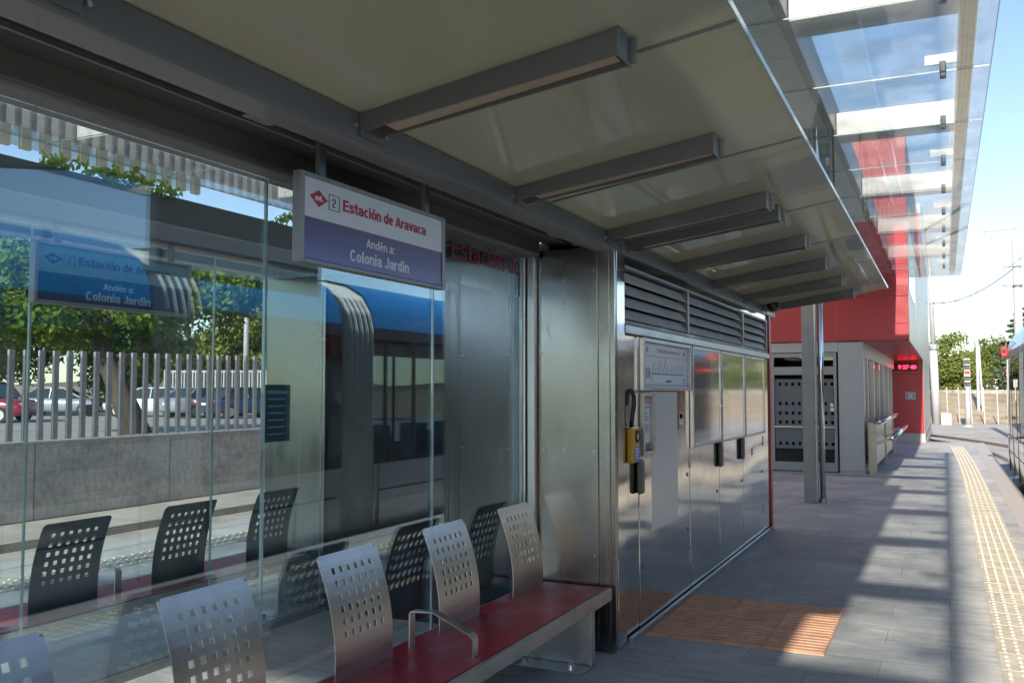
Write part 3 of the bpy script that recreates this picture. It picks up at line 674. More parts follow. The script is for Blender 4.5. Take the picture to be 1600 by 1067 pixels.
# lamp mast and low railing beyond the car park
x, y = polar(384, 52, 0)
lm = thing('lamp_post', 'pale grey lamp post rising behind the post fence', 'lamp post', (x, y, .42))
MB().tube([(x, y, .4), (x, y, 11)], [.16, .12], 12).build('pole', 'mast', lm, smooth=True)
MB().box(x - .7, x + .2, y - .15, y + .15, 10.9, 11.05).build('lamp_head', 'alu', lm)
rl = thing('railing', 'pale vertical-bar railing at the back of the car park', 'railing', (-45, 62, .42))
x0, y0 = polar(258, 54, 0); x1, y1 = polar(430, 54, 0); m_ = MB()
for i in range(40):
    f_ = i / 39; m_.box(x0 + (x1 - x0) * f_ - .04, x0 + (x1 - x0) * f_ + .04, y0 + (y1 - y0) * f_ - .04, y0 + (y1 - y0) * f_ + .04, .9, 2.9)
m_.build('bars', 'mast', rl)
MB().tube([(x0, y0, 2.8), (x1, y1, 2.8)], .06, 6).add(*(lambda q: (q.v, q.f))(MB().tube([(x0, y0, 1.0), (x1, y1, 1.0)], .06, 6))).build('handrail', 'mast', rl)

# ------------------------------------------------------------------ lower canopies
def low_canopy(label, y0, y1, arms, seams, flip=False, clear=False):
    t = thing('platform_canopy', label, 'canopy', (-3.5 + (1.55 if not flip else -1.55), (y0 + y1) / 2, 2.62), 'low canopies over the shelter')
    s = (lambda x: x) if not flip else (lambda x: -7 - x)
    P = []
    MB().box(s(-2.10), s(-1.95), y0, y1, 2.625, 2.734).build('main_beam', 'beam', t, bevel=0.008)
    # soffit: one panel between each pair of seams, gap 12 mm
    ss = [y0] + list(seams) + [y1]
    for a, b in zip(ss[:-1], ss[1:]):
        ex = -.605 if (b > 1.6 or flip) else -.845      # unseen panels before the viewer, narrowed so that sun reaches the mat
        ez = 2.738 + (ex + 1.95) * .1539
        poly = [(s(-2.62), 2.765), (s(-1.95), 2.738), (s(ex), ez), (s(ex), ez + .022), (s(-1.95), 2.762), (s(-2.62), 2.790)]
        MB().prism(poly, 'y', a + .006, b - .006).build('soffit_panel', 'clear_soffit' if clear else 'soffit', t)
        MB().prism([(s(ex + .002), ez - .002), (s(ex + .008), ez - .002), (s(ex + .008), ez + .024), (s(ex + .002), ez + .024)], 'y', a + .004, b - .004).build('edge_trim', 'glass_edge', t)
    if not flip:
        for q in seams:
            MB().prism([(s(-1.93), 2.7355), (s(-.61), 2.9385), (s(-.61), 2.955), (s(-1.93), 2.752)], 'y', q - .011, q + .011).build('seam_strip', 'alu_dark', t)
    # recessed dark ceiling and the rail that holds the glass
    if clear: MB().box(s(-2.64), s(-2.622), y0, y1, 2.735, 2.915).build('inner_fascia', 'beam_dark', t)
    else: MB().box(s(-2.47), s(-2.104), y0, y1, 2.705, 2.735).build('ceiling_plate', 'beam_dark', t)
    MB().box(s(-2.30), s(-2.285), y0, y1 , 2.685, 2.703).build('conduit', 'alu_dark', t)
    hr = MB().box(s(-2.68), s(-2.475), y0, min(y1, 5.70) if y0 < 5.7 else y1, 2.605, 2.733)
    hr.build('head_rail', 'beam', t, bevel=0.02)
    if not flip:
        MB().tube([(s(-2.16), y0 + .1, 2.698), (s(-2.16), y1 - .1, 2.698)], .007, 6).build('cable', 'black', t)
        for q in arms[::2]: MB().box(s(-2.24), s(-2.13), q - .38, q - .24, 2.672, 2.704).build('junction_box', 'alu_dark', t, bevel=.004)
    for a in arms:
        w_ = .062; mb = MB()
        top = lambda x: 2.735 + (x + 1.95) * .154
        xs = [(-1.948, top(-1.948), top(-1.948) - .070), (-.945, top(-.945), top(-.945) - .092)]
        poly = [(s(xs[0][0]), xs[0][2]), (s(xs[1][0]), xs[1][2]), (s(xs[1][0]), xs[1][1]), (s(xs[0][0]), xs[0][1])]
        for d in (-1, 1):
            mb.prism(poly, 'y', a + d * w_, a + d * (w_ - .010))
        poly2 = [(s(xs[0][0]), xs[0][1] - .016), (s(xs[1][0]), xs[1][1] - .016), (s(xs[1][0]), xs[1][1] - .003), (s(xs[0][0]), xs[0][1] - .003)]
        mb.prism(poly2, 'y', a - w_ + .012, a + w_ - .012)
        am = mb.build('bracket_arm', 'beam', t)
        pl = [(s(-1.86), xs[0][2] + .020), (s(-.97), xs[1][2] + .016), (s(-.97), xs[1][2] + .030), (s(-1.86), xs[0][2] + .030)]
        MB().prism(pl, 'y', a - .048, a + .048).build('lamp_tray', 'lamp_tray', am)
        MB().box(s(-.944), s(-.937), a - .068, a + .068, xs[1][2] - .005, xs[1][1] + .001).build('end_cap', 'alu_dark', am)
        MB().box(s(-.936), s(-.915), a + .045, a + .060, xs[1][2] + .005, xs[1][1] - .002).build('cap_lug', 'alu_dark', am)
        MB().box(s(-1.9475), s(-1.938), a - .074, a + .074, 2.645, 2.730).build('weld_plate', 'beam', am)
        for d in (-.1, .1):
            MB().tube([(s(-1.949), a + d, 2.68), (s(-1.940), a + d, 2.68)], .009, 8).build('bolt', 'alu', am)
    return t
A1 = [5.63, 4.24, 2.87, 1.50, .13, -1.24, -2.61]; A2 = [6.06, 7.30, 8.63, 10.07, 11.45]
low_canopy('nearer glossy olive canopy above the red bench, on the platform side', -4.4, 5.845, A1, [-3.1, -1.55, 0, 1.52, 3.05, 4.62])
low_canopy('farther glossy olive canopy above the ticket kiosk', 5.86, 12.05, A2, [6.27, 7.75, 9.33, 10.9])
low_canopy('dark canopy seen through the glass, over the bench on the far side', -4.4, 5.845, A1, [-1.5, 1.5, 3.05, 4.6], True, True)
low_canopy('far side canopy behind the kiosk, mostly hidden', 5.86, 12.05, A2, [9.0], True)
# hangers under the ceiling plate
# ------------------------------------------------------------------ upper glass canopy
def up_canopy(label, flip=False, slats=False, yend=19.78):
    s = (lambda x: x) if not flip else (lambda x: -7 - x)
    t = thing('glass_canopy', label, 'canopy', (s(-1.0), 7, 3.9), 'upper glass canopies')
    MB().box(s(-1.95), s(-.90), -4, yend, 4.03, 4.30).build('box_beam', 'galv', t, bevel=.01)
    MB().box(s(-3.495), s(-1.955), -4, yend, 4.20, 4.22).build('opal_panel', 'roof_opal', t)  # unseen centre roof, added to shade doors and floor, opal to diffuse daylight
    MB().box(s(-.895), s(-.83), -4, yend, 4.0, 4.30).build('side_beam', 'beam', t)
    MB().box(s(.135), s(.235), -4, yend, 3.985, 4.12).build('edge_beam', 'beam', t, bevel=.01)
    y = 8.57 - 2.8 * 5
    while y < yend - .6:
        if y > -4: MB().box(s(-.825), s(.13), y, y + .32, 3.985, 4.185).build('cross_beam', 'white_beam', t, bevel=.008)
        y += 2.8
    seams = [8.42 + 1.4 * k for k in range(-11, 9)]
    ss = [q for q in seams if -4 < q < yend - .3]; ss = [-4] + ss + [yend]
    for a, b in zip(ss[:-1], ss[1:]):
        pn = MB().box(s(-1.6), s(.335), a + .005, b - .005, 3.935, 3.95).build('glass_panel', 'roof_glass', t)
        MB().box(s(.336), s(.341), a + .005, b - .005, 3.936, 3.949).build('glass_edge', 'glass_edge', pn)
    for k, q in enumerate(ss[1:-1]):
        MB().box(s(-1.6), s(.33), q - .004, q + .004, 3.938, 3.946).build('seam_seal', 'alu_dark', t)
        if not flip:
            if (k % 2) == 1:
                MB().box(s(-.075), s(.128), q - .02, q + .0, 3.99, 4.06).build('lug_plate', 'white_beam', t)
            for d in (-.075, .075):
                MB().tube([(s(.04), q + d, 3.915), (s(.04), q + d, 3.985)], .022, 10).build('glass_clamp', 'alu_dark', t)
    if slats:
        MB().box(s(.40), s(.41), -2.0, 7.6, 3.87, 4.55).build('screen_panel', 'screen', t)
        m_ = MB(); yy = -2.0
        while yy < 7.6:
            m_.box(s(.345), s(.385), yy, yy + .1, 3.84, 4.55); yy += .205
        m_.build('slat_screen', 'slat', t)
    return t
up_canopy('tall clear glass canopy with white cross beams beside the red building')
up_canopy('upper glass canopy on the far side with cream vertical slats', True, True)
cl_ = thing('support_column', 'square grey column carrying the tall glass canopy', 'column', (-1.88, 14.75, 0))
MB().box(-1.97, -1.79, 14.58, 14.92, 0, 4.03).build('shaft', 'col_conc', cl_, bevel=.012)
MB().box(-1.788, -1.770, 14.585, 14.63, 0.02, 4.0).build('side_strip', 'alu', cl_)
dp = thing('drain_pipe', 'bright round drain pipe beside the square grey column', 'pipe', (-1.70, 14.72, 0))
MB().tube([(-1.71, 14.72, 0.0), (-1.71, 14.72, 4.03)], .042, 14).build('pipe', 'chrome', dp, smooth=True)
MB().tube([(-1.71, 14.72, 0.0), (-1.71, 14.72, .06)], .058, 14).build('foot_collar', 'alu', dp)

# ------------------------------------------------------------------ glass walls of the shelter
def glass_wall(label, x, joints, far=False):
    t = thing('glass_wall', label, 'glass wall', (x, 2.3, 0), 'glass walls between the two benches')
    for a, b in zip(joints[:-1], joints[1:]):
        p = MB().box(x - .006, x + .006, a + .006, b - .006, .05, 2.604).build('pane', 'glass_far' if far else 'glass', t)
        MB().box(x - .0062, x + .0062, b - .0055, b - .001, .05, 2.60).build('pane_edge', 'glass_edge', p)
        MB().box(x - .0062, x + .0062, a + .001, a + .0055, .05, 2.60).build('pane_edge', 'glass_edge', p)
    MB().box(x - .03, x + .03, joints[0], joints[-1], .0, .05).build('floor_channel', 'alu_dark', t)
    return t
JN = [-4.0, -2.59, -1.18, .23, 1.64, 3.05, 4.46, 5.66]
gw = glass_wall('near clear glass wall directly behind the red bench', -2.60, JN)
glass_wall('second clear glass wall behind the dark far seats', -4.40, [-3.6, -2.22, -.84, .54, 1.92, 3.30, 4.66, 5.84], True)
MB().box(-2.6085, -2.6065, 4.47, 5.65, 2.335, 2.60).build('vinyl_band', mat('vinyl_band_grey', (0.16, 0.16, 0.155), .4), gw)
fit_text('Estación de', .128, 4.66, 5.62, -2.5925, 2.475, pen=.105).build('lettering', mat('dull_red_vinyl', (.38, .05, .06), .5), gw)
bd = MB().box(-2.615, -2.607, 3.065, 3.235, 1.48, 1.725).build('notice', mat('notice_blue_grey', (0.035, 0.085, 0.115), .4, var=.2, scale=14), gw)
nb = MB()
for k in range(6): nb.box(-2.6065, -2.6055, 3.085, 3.2, 1.51 + k * .03, 1.517 + k * .03)
nb.box(-2.6065, -2.6055, 3.08, 3.22, 1.685, 1.70)
nb.build('print', 'sign_teal', bd)
# end frame of the glass against the kiosk
fr = MB().box(-2.625, -2.575, 5.664, 5.714, 0, 2.62).box(-2.56, -2.506, 5.664, 5.714, 0, 2.64)
fr.build('end_frame', 'alu', gw, bevel=.006)

# ------------------------------------------------------------------ station signs
def station_sign(label, x, y0, z0, z1, k, names):
    white, red, navy, band, txt = names
    ln = 1.113 * k; t = thing('station_sign', label, 'sign', (x - .07, y0 + ln / 2, z0))
    y1 = y0 + ln
    MB().box(x - .042, x - .013, y0 + .02, y1 - .02, z0 + .01, z1 - .01).build('box', 'alu_dark', t)
    f = MB().box(x - .045, x, y0, y0 + .022, z0, z1).box(x - .045, x, y1 - .022, y1, z0, z1).box(x - .045, x, y0 + .0225, y1 - .0225, z0, z0 + .018).box(x - .045, x, y0 + .0225, y1 - .0225, z1 - .018, z1)
    f.build('frame', 'frame_grey', t, bevel=.004)
    Y = lambda v: y0 + (v - 2.782) * k
    Z = lambda v: z0 + (v - 2.19) * (z1 - z0) / .355
    xf = x - .008
    MB().box(xf - .004, xf, y0 + .023, y1 - .023, Z(2.372), z1 - .019).build('upper_panel', white, t)
    MB().box(xf - .004, xf, y0 + .023, y1 - .023, z0 + .019, Z(2.3715)).build('band_panel', band, t)
    xl = xf + .0012
    lg = MB().add([(xl, Y(2.897), Z(2.418)), (xl, Y(2.955), Z(2.452)), (xl, Y(2.897), Z(2.486)), (xl, Y(2.840), Z(2.456))], [(0, 1, 2, 3)])
    lo = lg.build('emblem', red, t)
    fit_text('mL', .022, Y(2.872), Y(2.926), xl + .001, Z(2.443), pen=.2).build('emblem_letters', white, lo)
    bx = MB()
    for (a, b, c, d) in ((2.962, 3.034, 2.420, 2.4225), (2.962, 3.034, 2.4805, 2.483), (2.962, 2.9655, 2.4225, 2.4805), (3.0305, 3.034, 2.4225, 2.4805)):
        bx.box(xl - .0005, xl + .0005, Y(a), Y(b), Z(c), Z(d))
    nb_ = bx.build('line_box', navy, t)
    fit_text('2', .037 * k, Y(2.982), Y(3.012), xl, Z(2.433), pen=.13).build('line_number', navy, nb_)
    fit_text('Estación de Aravaca', .0475 * k, Y(3.057), Y(3.719), xl, Z(2.431), pen=.175).build('station_name', red, t)
    fit_text('Andén a:', .0385 * k, Y(3.225), Y(3.450), xl, Z(2.305), pen=.15).build('platform_text', txt, t)
    fit_text('Colonia Jardín', .0505 * k, Y(3.107), Y(3.572), xl, Z(2.233), pen=.17).build('destination', txt, t)
    for yy in (y0 + .15, y1 - .15):
        MB().box(x - .036, x - .016, yy - .02, yy + .02, z1, 2.704).build('hanger', 'alu_dark', t)
    return t
station_sign('white and violet station name sign hanging under the nearer canopy', -2.2, 2.782, 2.19, 2.545, 1.0, ('sign_white', 'sign_red', 'sign_navy', 'purple', 'sign_text'))
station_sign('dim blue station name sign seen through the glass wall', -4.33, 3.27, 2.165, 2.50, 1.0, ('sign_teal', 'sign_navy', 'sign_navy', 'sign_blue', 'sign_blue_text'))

# ------------------------------------------------------------------ benches
def bench(label, flip, ys, y0, y1, arm_ys):
    s = (lambda x: x) if not flip else (lambda x: -7 - x)
    t = thing('perforated_bench', label, 'bench', (s(-2.22), (y0 + y1) / 2, 0), 'benches of the shelter')
    MB().box(s(-2.50), s(-1.995), y0, y1 - .004, .405, .432).build('seat', 'red_lam', t, bevel=.003)
    MB().box(s(-1.992), s(-1.968), y0, y1, .352, .430).box(s(-2.52), s(-2.503), y0, y1, .355, .425).box(s(-2.50), s(-1.995), y1 - .0035, y1 + .012, .355, .428).build('frame', 'alu', t, bevel=.003)
    for ly in (y1 - .30, y1 - 2.55, y1 - 4.8):
        pl = MB().box(s(-2.47), s(-2.02), ly - .006, ly + .006, .016, .404)
        pl.box(s(-2.02), s(-1.99), ly - .02, ly + .04, .016, .352)
        lg = pl.build('leg', 'alu', t, bevel=.003)
        MB().box(s(-2.49), s(-2.0), ly - .16, ly + .045, .0, .015).build('foot_plate', 'alu', lg, bevel=.004)
        for xx in (-2.40, -2.1):
            MB().tube([(s(xx), ly - .09, .014), (s(xx), ly - .09, .055)], .018, 10).build('bolt', 'chrome', lg)
    # backrests: curved sheets with 6 x 6 square holes
    prof = [(-2.415, .433), (-2.413, .50), (-2.414, .56), (-2.419, .62), (-2.428, .68), (-2.441, .74), (-2.458, .80), (-2.479, .86), (-2.503, .92), (-2.525, .965)]
    def xprof(z):
        for (xa, za), (xb, zb) in zip(prof[:-1], prof[1:]):
            if z <= zb: return xa + (xb - xa) * (z - za) / (zb - za)
        return prof[-1][0]
    wd = .455; hole = .027; m0 = .072; pitch = (wd - 2 * m0 - hole) / 5
    us = [0, .018]
    for i in range(6): us += [m0 + i * pitch, m0 + i * pitch + hole]
    us += [wd - .018, wd]
    zs = [.433, .47, .51, .55, .585]
    z0h = .610
    for i in range(6): zs += [z0h + i * .054, z0h + i * .054 + .027]
    zs += [.925, .948, .965]
    for yb in ys:
        mb = MB(); nu = len(us)
        for z in zs:
            for u in us: mb.v.append((s(xprof(z)), yb + u, z))
        lastr = len(zs) - 2
        for j in range(len(zs) - 1):
            for i in range(nu - 1):
                ih = 2 <= i <= 12 and (i - 2) % 2 == 0; jh = zs[j] >= z0h - 1e-6 and zs[j] < .93 and (round((zs[j] - z0h) / .054, 3) % 1 == 0) and zs[j] < z0h + 6 * .054 - .01
                if ih and jh: continue
                a_, b_, c_, d_ = j * nu + i, j * nu + i + 1, (j + 1) * nu + i + 1, (j + 1) * nu + i
                if j == lastr and i in (0, nu - 2):
                    k0 = i == 0; q = mb.v[d_ if k0 else c_]; e = .018 * .35
                    mb.v.append((q[0], q[1] + (e if k0 else -e), q[2] - e)); r_ = len(mb.v) - 1
                    mb.f.append((a_, b_, c_, r_) if k0 else (a_, b_, r_, d_))
                    continue
                mb.f.append((a_, b_, c_, d_))
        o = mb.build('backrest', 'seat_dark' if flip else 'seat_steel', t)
        sd = o.modifiers.new('thickness', 'SOLIDIFY'); sd.thickness = .005; sd.offset = 0
    for ya in arm_ys:
        pth = [(-2.415, .432), (-2.415, .600), (-2.405, .612), (-2.285, .618), (-2.265, .610), (-2.085, .535), (-2.066, .520), (-2.062, .505), (-2.062, .432)]
        n = len(pth); rows = []
        for i, p in enumerate(pth):
            a = pth[max(0, i - 1)]; b = pth[min(n - 1, i + 1)]; d = Vector((b[0] - a[0], b[1] - a[1])).normalized(); q = Vector((-d.y, d.x)) * .004
            rows.append([(s(p[0] + q.x), ya, p[1] + q.y), (s(p[0] + q.x), ya + .048, p[1] + q.y), (s(p[0] - q.x), ya + .048, p[1] - q.y), (s(p[0] - q.x), ya, p[1] - q.y), (s(p[0] + q.x), ya, p[1] + q.y)])
        MB().grid(rows).build('armrest', 'seat_steel', t)
    return t
bench('red bench with perforated steel backrests against the near glass wall', False, [5.13, 4.225, 3.32, 2.415, 1.51, .60], -.6, 5.68, [3.93, 2.12])
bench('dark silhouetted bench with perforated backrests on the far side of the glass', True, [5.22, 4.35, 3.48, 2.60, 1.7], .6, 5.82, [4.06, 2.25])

# unseen wall added behind the viewer: darkens reflections in the kiosk steel, shades the bench
ew = thing('end_wall', 'grey steel end wall with a dark window closing the shelter behind the viewer', 'wall', (-3.5, -3.6, 0))
MB().box(-5.0, -4.3, -3.7, -3.6, 0, 2.6).box(-4.2995, -2.7005, -3.7, -3.6, 0, .9).box(-2.70, -2.0, -3.7, -3.6, 0, 2.6).box(-4.2995, -2.7005, -3.7, -3.6, 2.1, 2.6).build('panel', 'beam', ew)
MB().box(-4.299, -2.701, -3.66, -3.65, .901, 2.099).build('window', 'dark_glass', ew)  # dark pane of the added blocker wall

# ------------------------------------------------------------------ ticket kiosk
K = thing('ticket_kiosk', 'stainless steel ticket kiosk with display cases and louvres', 'kiosk', (-3.5, 8.7, 0))
MB().box(-4.96, -2.04, 6.0, 11.58, 0.0, 2.60).build('core', 'dark_in', K)
MB().box(-4.38, -2.64, 5.90, 5.99, 0.0, 2.61).build('inner_wall', 'dark_in', K)
# end wall facing the bench
MB().box(-2.500, -2.073, 5.722, 5.76, .02, 2.655).build('end_panel', 'steel', K, bevel=.003)
MB().box(-2.069, -1.990, 5.722, 5.76, .02, 2.655).build('end_panel', 'steel', K, bevel=.003)
MB().box(-5.02, -4.43, 5.92, 5.96, .02, 2.655).build('end_panel', steel_mat('shaded_green_steel', (0.22, 0.25, 0.235), 0.2, wave=0.03, wscale=0.9), K, bevel=.003)  # plain steel; its dark greenery reflection is put into the colour
MB().box(-2.63, -2.504, 5.730, 5.77, .02, 2.655).build('end_panel', 'alu', K)
MB().box(-2.6, -2.0, 5.765, 5.995, .02, 2.62).build('end_core', 'dark_in', K)
# corner post with a polished, slightly rounded face
MB().box(-2.02, -1.955, 5.765, 5.945, .02, 2.69).build('corner_post', 'mirror', K, bevel=.012)
MB().box(-1.988, -1.952, 5.722, 5.763, .02, 2.69).build('corner_edge', 'steel', K, bevel=.004)
MB().box(-2.04, -1.968, 5.95, 6.262, .02, 2.085).build('recess_panel', 'mirror', K, bevel=.01)
FX = -1.965
# ticket machine bay and three bays with display cases
MB().box(-2.04, FX, 6.270, 7.675, .02, 2.085).build('door_panel', 'steel_panel', K, bevel=.004)
bays = [(7.690, 8.795), (8.805, 9.94), (9.95, 11.12)]
for a, b in bays: MB().box(-2.04, FX, a, b, .02, 2.085).build('door_panel', 'steel_panel', K, bevel=.004)
MB().box(-2.04, FX - .004, 11.13, 11.57, .02, 2.085).build('door_panel', 'steel_panel', K, bevel=.004)
MB().box(-2.06, -1.945, 5.95, 11.56, 2.09, 2.150).build('top_rail', 'alu', K, bevel=.006)
MB().box(-2.05, -1.962, 5.95, 11.56, 2.155, 2.18).build('shadow_gap', 'black', K)
MB().box(-2.04, -1.955, 5.78, 11.57, .0, .018).box(-1.953, -1.925, 5.98, 11.57, .0, .045).build('skirting', 'sill_alu', K)
# louvres
dv = [5.95, 7.64, 9.98, 11.40]
for a, b in zip(dv[:-1], dv[1:]):
    lv = MB()
    for k in range(4):
        z = 2.188 + k * .084
        lv.prism([(-2.012, z + .078), (-1.962, z), (-1.956, z + .003), (-2.006, z + .081)], 'y', a + .03, b - .03)
    lv.build('louvre', 'louvre_grey', K)
MB().box(-2.09, -2.06, 5.95, 11.5, 2.18, 2.53).build('louvre_back', 'black', K)
for q in dv[1:3]: MB().box(-2.055, -1.950, q - .028, q + .028, 2.182, 2.535).build('louvre_post', 'alu_dark', K)
MB().box(-2.055, -1.952, 11.40, 11.45, 2.182, 2.535).build('louvre_post', 'alu_dark', K)
MB().box(-2.06, -1.955, 5.95, 11.5, 2.537, 2.556).build('louvre_cap', 'alu_dark', K)
# smoked clerestory over the louvres
for a, b in ((5.96, 7.68), (7.70, 10.55), (10.57, 11.5)):
    MB().box(-1.985, -1.975, a, b, 2.558, 2.812 if b > 8 else 2.62).build('clerestory', 'case_glass' if a > 7 else 'dark_glass', K)
ld = MB().box(-2.12, -2.02, 8.55, 10.35, 2.63, 2.80).build('led_display', 'grey_plastic', K)
fit_text('COLONIA J.', .05, 8.95, 9.55, -2.018, 2.715).build('led_text', 'led_orange', ld)
fit_text('5 MIN', .05, 9.75, 10.0, -2.018, 2.715).build('led_text', 'led_orange', ld)
# display cases
def case(y0, y1, z0, z1, glassmat='case_glass'):
    fr = MB().box(FX + .001, FX + .035, y0, y0 + .03, z0, z1).box(FX + .001, FX + .035, y1 - .03, y1, z0, z1).box(FX + .001, FX + .035, y0 + .0305, y1 - .0305, z0, z0 + .028).box(FX + .001, FX + .035, y0 + .0305, y1 - .0305, z1 - .028, z1)
    c = fr.build('display_case', 'alu', K, bevel=.003)
    MB().box(FX + .002, FX + .006, y0 + .031, y1 - .031, z0 + .029, z1 - .029).build('backing', 'paper', c)
    if glassmat: MB().box(FX + .022, FX + .026, y0 + .0305, y1 - .0305, z0 + .0285, z1 - .0285).build('pane', glassmat, c)
    return c
XP = FX + .0075
def sheet_on(c, name, m, y0, y1, z0, z1, lift=0): return MB().box(XP + lift - .001, XP + lift, y0, y1, z0, z1).build(name, m, c)
# route map case above the ticket machine
c = case(6.285, 7.655, 1.70, 2.08, None)
lines = MB(); lines.box(XP, XP + .001, 6.42, 7.57, 1.952, 1.956)
lines.build('rule', 'ink_pink', c)
fit_text('Estación de Aravaca', .034, 6.72, 7.36, XP + .001, 1.985, pen=.11).build('lettering', 'ink_pink', c)
for yy in (6.46, 7.50):
    MB().add([(XP + .001, yy - .035, 2.0), (XP + .001, yy, 1.975), (XP + .001, yy + .035, 2.0), (XP + .001, yy, 2.025)], [(0, 1, 2, 3)]).build('emblem', 'ink_pink', c)
rt = MB().box(XP, XP + .001, 6.56, 7.50, 1.822, 1.827)
for i in range(13):
    yy = 6.58 + i * .072; h = (.07, .035, .085, .075, .11, .05, .03, .06, .055, .075, .05, .08, .06)[i]
    rt.add([(XP + .001, yy, 1.838), (XP + .001, yy + .008, 1.838), (XP + .001, yy + .008 + h * .75, 1.838 + h), (XP + .001, yy + h * .75, 1.838 + h)], [(0, 1, 2, 3)])
    rt.box(XP, XP + .0012, yy - .007, yy + .007, 1.818, 1.831)
rt.box(XP, XP + .001, 6.57, 6.573, 1.765, 1.81).box(XP, XP + .001, 6.95, 7.10, 1.765, 1.778).box(XP, XP + .001, 7.44, 7.52, 1.785, 1.79).box(XP, XP + .001, 7.46, 7.50, 1.765, 1.77)
rt.build('route_line', 'ink', c)
bxm = MB()
for (a, b, d, e) in ((6.43, 6.52, 1.795, 1.80), (6.43, 6.52, 1.86, 1.865), (6.43, 6.44, 1.80, 1.86), (6.51, 6.52, 1.80, 1.86)): bxm.box(XP, XP + .001, a, b, d, e)
bxm.build('line_box', 'ink', c); fit_text('2', .04, 6.455, 6.495, XP + .001, 1.81, bold=.005).build('line_number', 'ink', c)
# fare notice
c = case(6.285, 6.555, 1.235, 1.685, None)
sheet_on(c, 'header', 'ink_pink', 6.32, 6.52, 1.60, 1.655); sheet_on(c, 'footer', 'grey_plastic', 6.32, 6.52, 1.265, 1.32)
nt_ = MB()
for k, (a, b, z) in enumerate(((6.33, 6.51, 1.575), (6.40, 6.44, 1.53), (6.38, 6.47, 1.505), (6.37, 6.48, 1.485), (6.37, 6.48, 1.445), (6.38, 6.47, 1.432), (6.36, 6.48, 1.415), (6.40, 6.44, 1.40))): nt_.box(XP, XP + .001, a, b, z, z + .006)
nt_.build('print', 'ink', c)
MB().box(FX + .0005, FX + .003, 6.575, 7.29, .67, 1.69).build('frosted_sheet', 'film', K)
# timetable, network map and notice cases
c = case(7.70, 8.785, 1.215, 2.082)
sheet_on(c, 'timetable', 'paper_blue', 7.76, 8.10, 1.72, 2.02, .001); sheet_on(c, 'timetable', 'paper_lilac', 8.12, 8.44, 1.72, 2.0, .001); sheet_on(c, 'street_map', 'paper_green', 7.76, 8.22, 1.27, 1.66, .001); sheet_on(c, 'notice', 'paper_grey', 8.26, 8.72, 1.27, 1.66, .001)
pm = MB()
for k in range(16): pm.box(XP + .001, XP + .002, 7.78, 8.08, 1.735 + k * .0175, 1.742 + k * .0175)
pm.build('print', 'paper', c)
c = case(8.815, 9.93, 1.205, 2.080)
sheet_on(c, 'network_map', 'paper_blue', 8.86, 9.2, 1.66, 1.98, .001); sheet_on(c, 'notice', 'paper_grey', 9.25, 9.8, 1.70, 2.02, .001); sheet_on(c, 'notice', 'paper_grey', 8.88, 9.3, 1.26, 1.62, .001)
sheet_on(c, 'leaflet', mat('yellow_print', (.6, .5, .12), .5), 9.2, 9.24, 1.66, 1.9, .001)
c = case(9.96, 11.11, 1.20, 2.078)
sheet_on(c, 'street_map', 'paper_green', 10.02, 10.9, 1.35, 1.93, .001); sheet_on(c, 'header', 'ink_pink', 10.02, 10.3, 1.95, 1.97, .001)
# pull handles
for yy in (6.245, 8.79, 9.83):
    MB().box(-1.962, -1.925, yy - .06, yy + .045, .975, 1.215).build('handle', 'grey_plastic', K, bevel=.02)
for yy, zz in ((7.60, .55), (7.60, 1.0), (8.70, .75), (9.86, .75), (11.04, .75), (6.34, .45)):
    MB().tube([(FX - .001, yy, zz), (FX + .006, yy, zz)], .016, 14).build('lock', 'alu_dark', K)
for yy in (7.683, 8.80, 9.945, 11.125):
    for zz in (.25, 1.05): MB().tube([(FX + .001, yy, zz), (FX + .001, yy, zz + .11)], .008, 8).build('hinge', 'alu', K)
for xx in (-2.47, -2.10):
    for zz in (.62, 1.3, 1.95, 2.5): MB().tube([(xx, 5.7222, zz), (xx, 5.7185, zz)], .008, 10).build('rivet', 'alu', K)
MB().box(FX + .0005, FX + .0015, 7.36, 7.47, 1.42, 1.52).build('sticker', 'paper', K)
MB().box(FX + .0005, FX + .0015, 7.37, 7.46, 1.47, 1.51).build('sticker_print', 'blue_label', K)
MB().box(FX + .0005, FX + .0015, 10.4, 10.5, .98, 1.06).build('sticker', 'ink_pink', K)
# ticket validator hung on the kiosk
tv = thing('ticket_validator', 'orange ticket validator with a blue label on the kiosk corner', 'ticket machine', (-1.93, 6.06, 1.2))
MB().box(-1.966, -1.922, 5.985, 6.155, 1.205, 1.452).build('body', 'orange', tv, bevel=.010)
MB().box(-1.9215, -1.919, 6.035, 6.145, 1.215, 1.315).build('label_plate', 'blue_label', tv)
lt = MB()
for k in range(4): lt.box(-1.9188, -1.918, 6.05, 6.12 - .012 * (k % 2), 1.235 + k * .02, 1.243 + k * .02)
lt.build('label_print', 'paper', tv)
MB().tube([(-1.925, 6.09, 1.385), (-1.917, 6.09, 1.385)], .045, 20).build('reader_ring', 'rubber', tv)
MB().tube([(-1.9175, 6.09, 1.385), (-1.9155, 6.09, 1.385)], .024, 16).build('reader_face', 'orange', tv)
cb = [(-1.945, 6.03, 1.452), (-1.935, 6.03, 1.53), (-1.932, 6.06, 1.60), (-1.935, 6.065, 1.66), (-1.94, 6.03, 1.70), (-1.948, 5.995, 1.70), (-1.955, 5.98, 1.66), (-1.962, 5.975, 1.60)]
MB().tube(cb, .015, 10).build('cable', 'black', tv, smooth=True)
# red post at the far corner
rp = thing('red_post', 'red steel post with a bright edge at the far end of the kiosk', 'post', (-2.0, 11.68, 0))
MB().box(-2.10, -1.952, 11.60, 11.72, 0.0, 2.74).build('shaft', 'red_post', rp, bevel=.004)
MB().box(-1.999, -1.972, 11.575, 11.597, .02, 2.74).build('edge_strip', 'alu', rp)
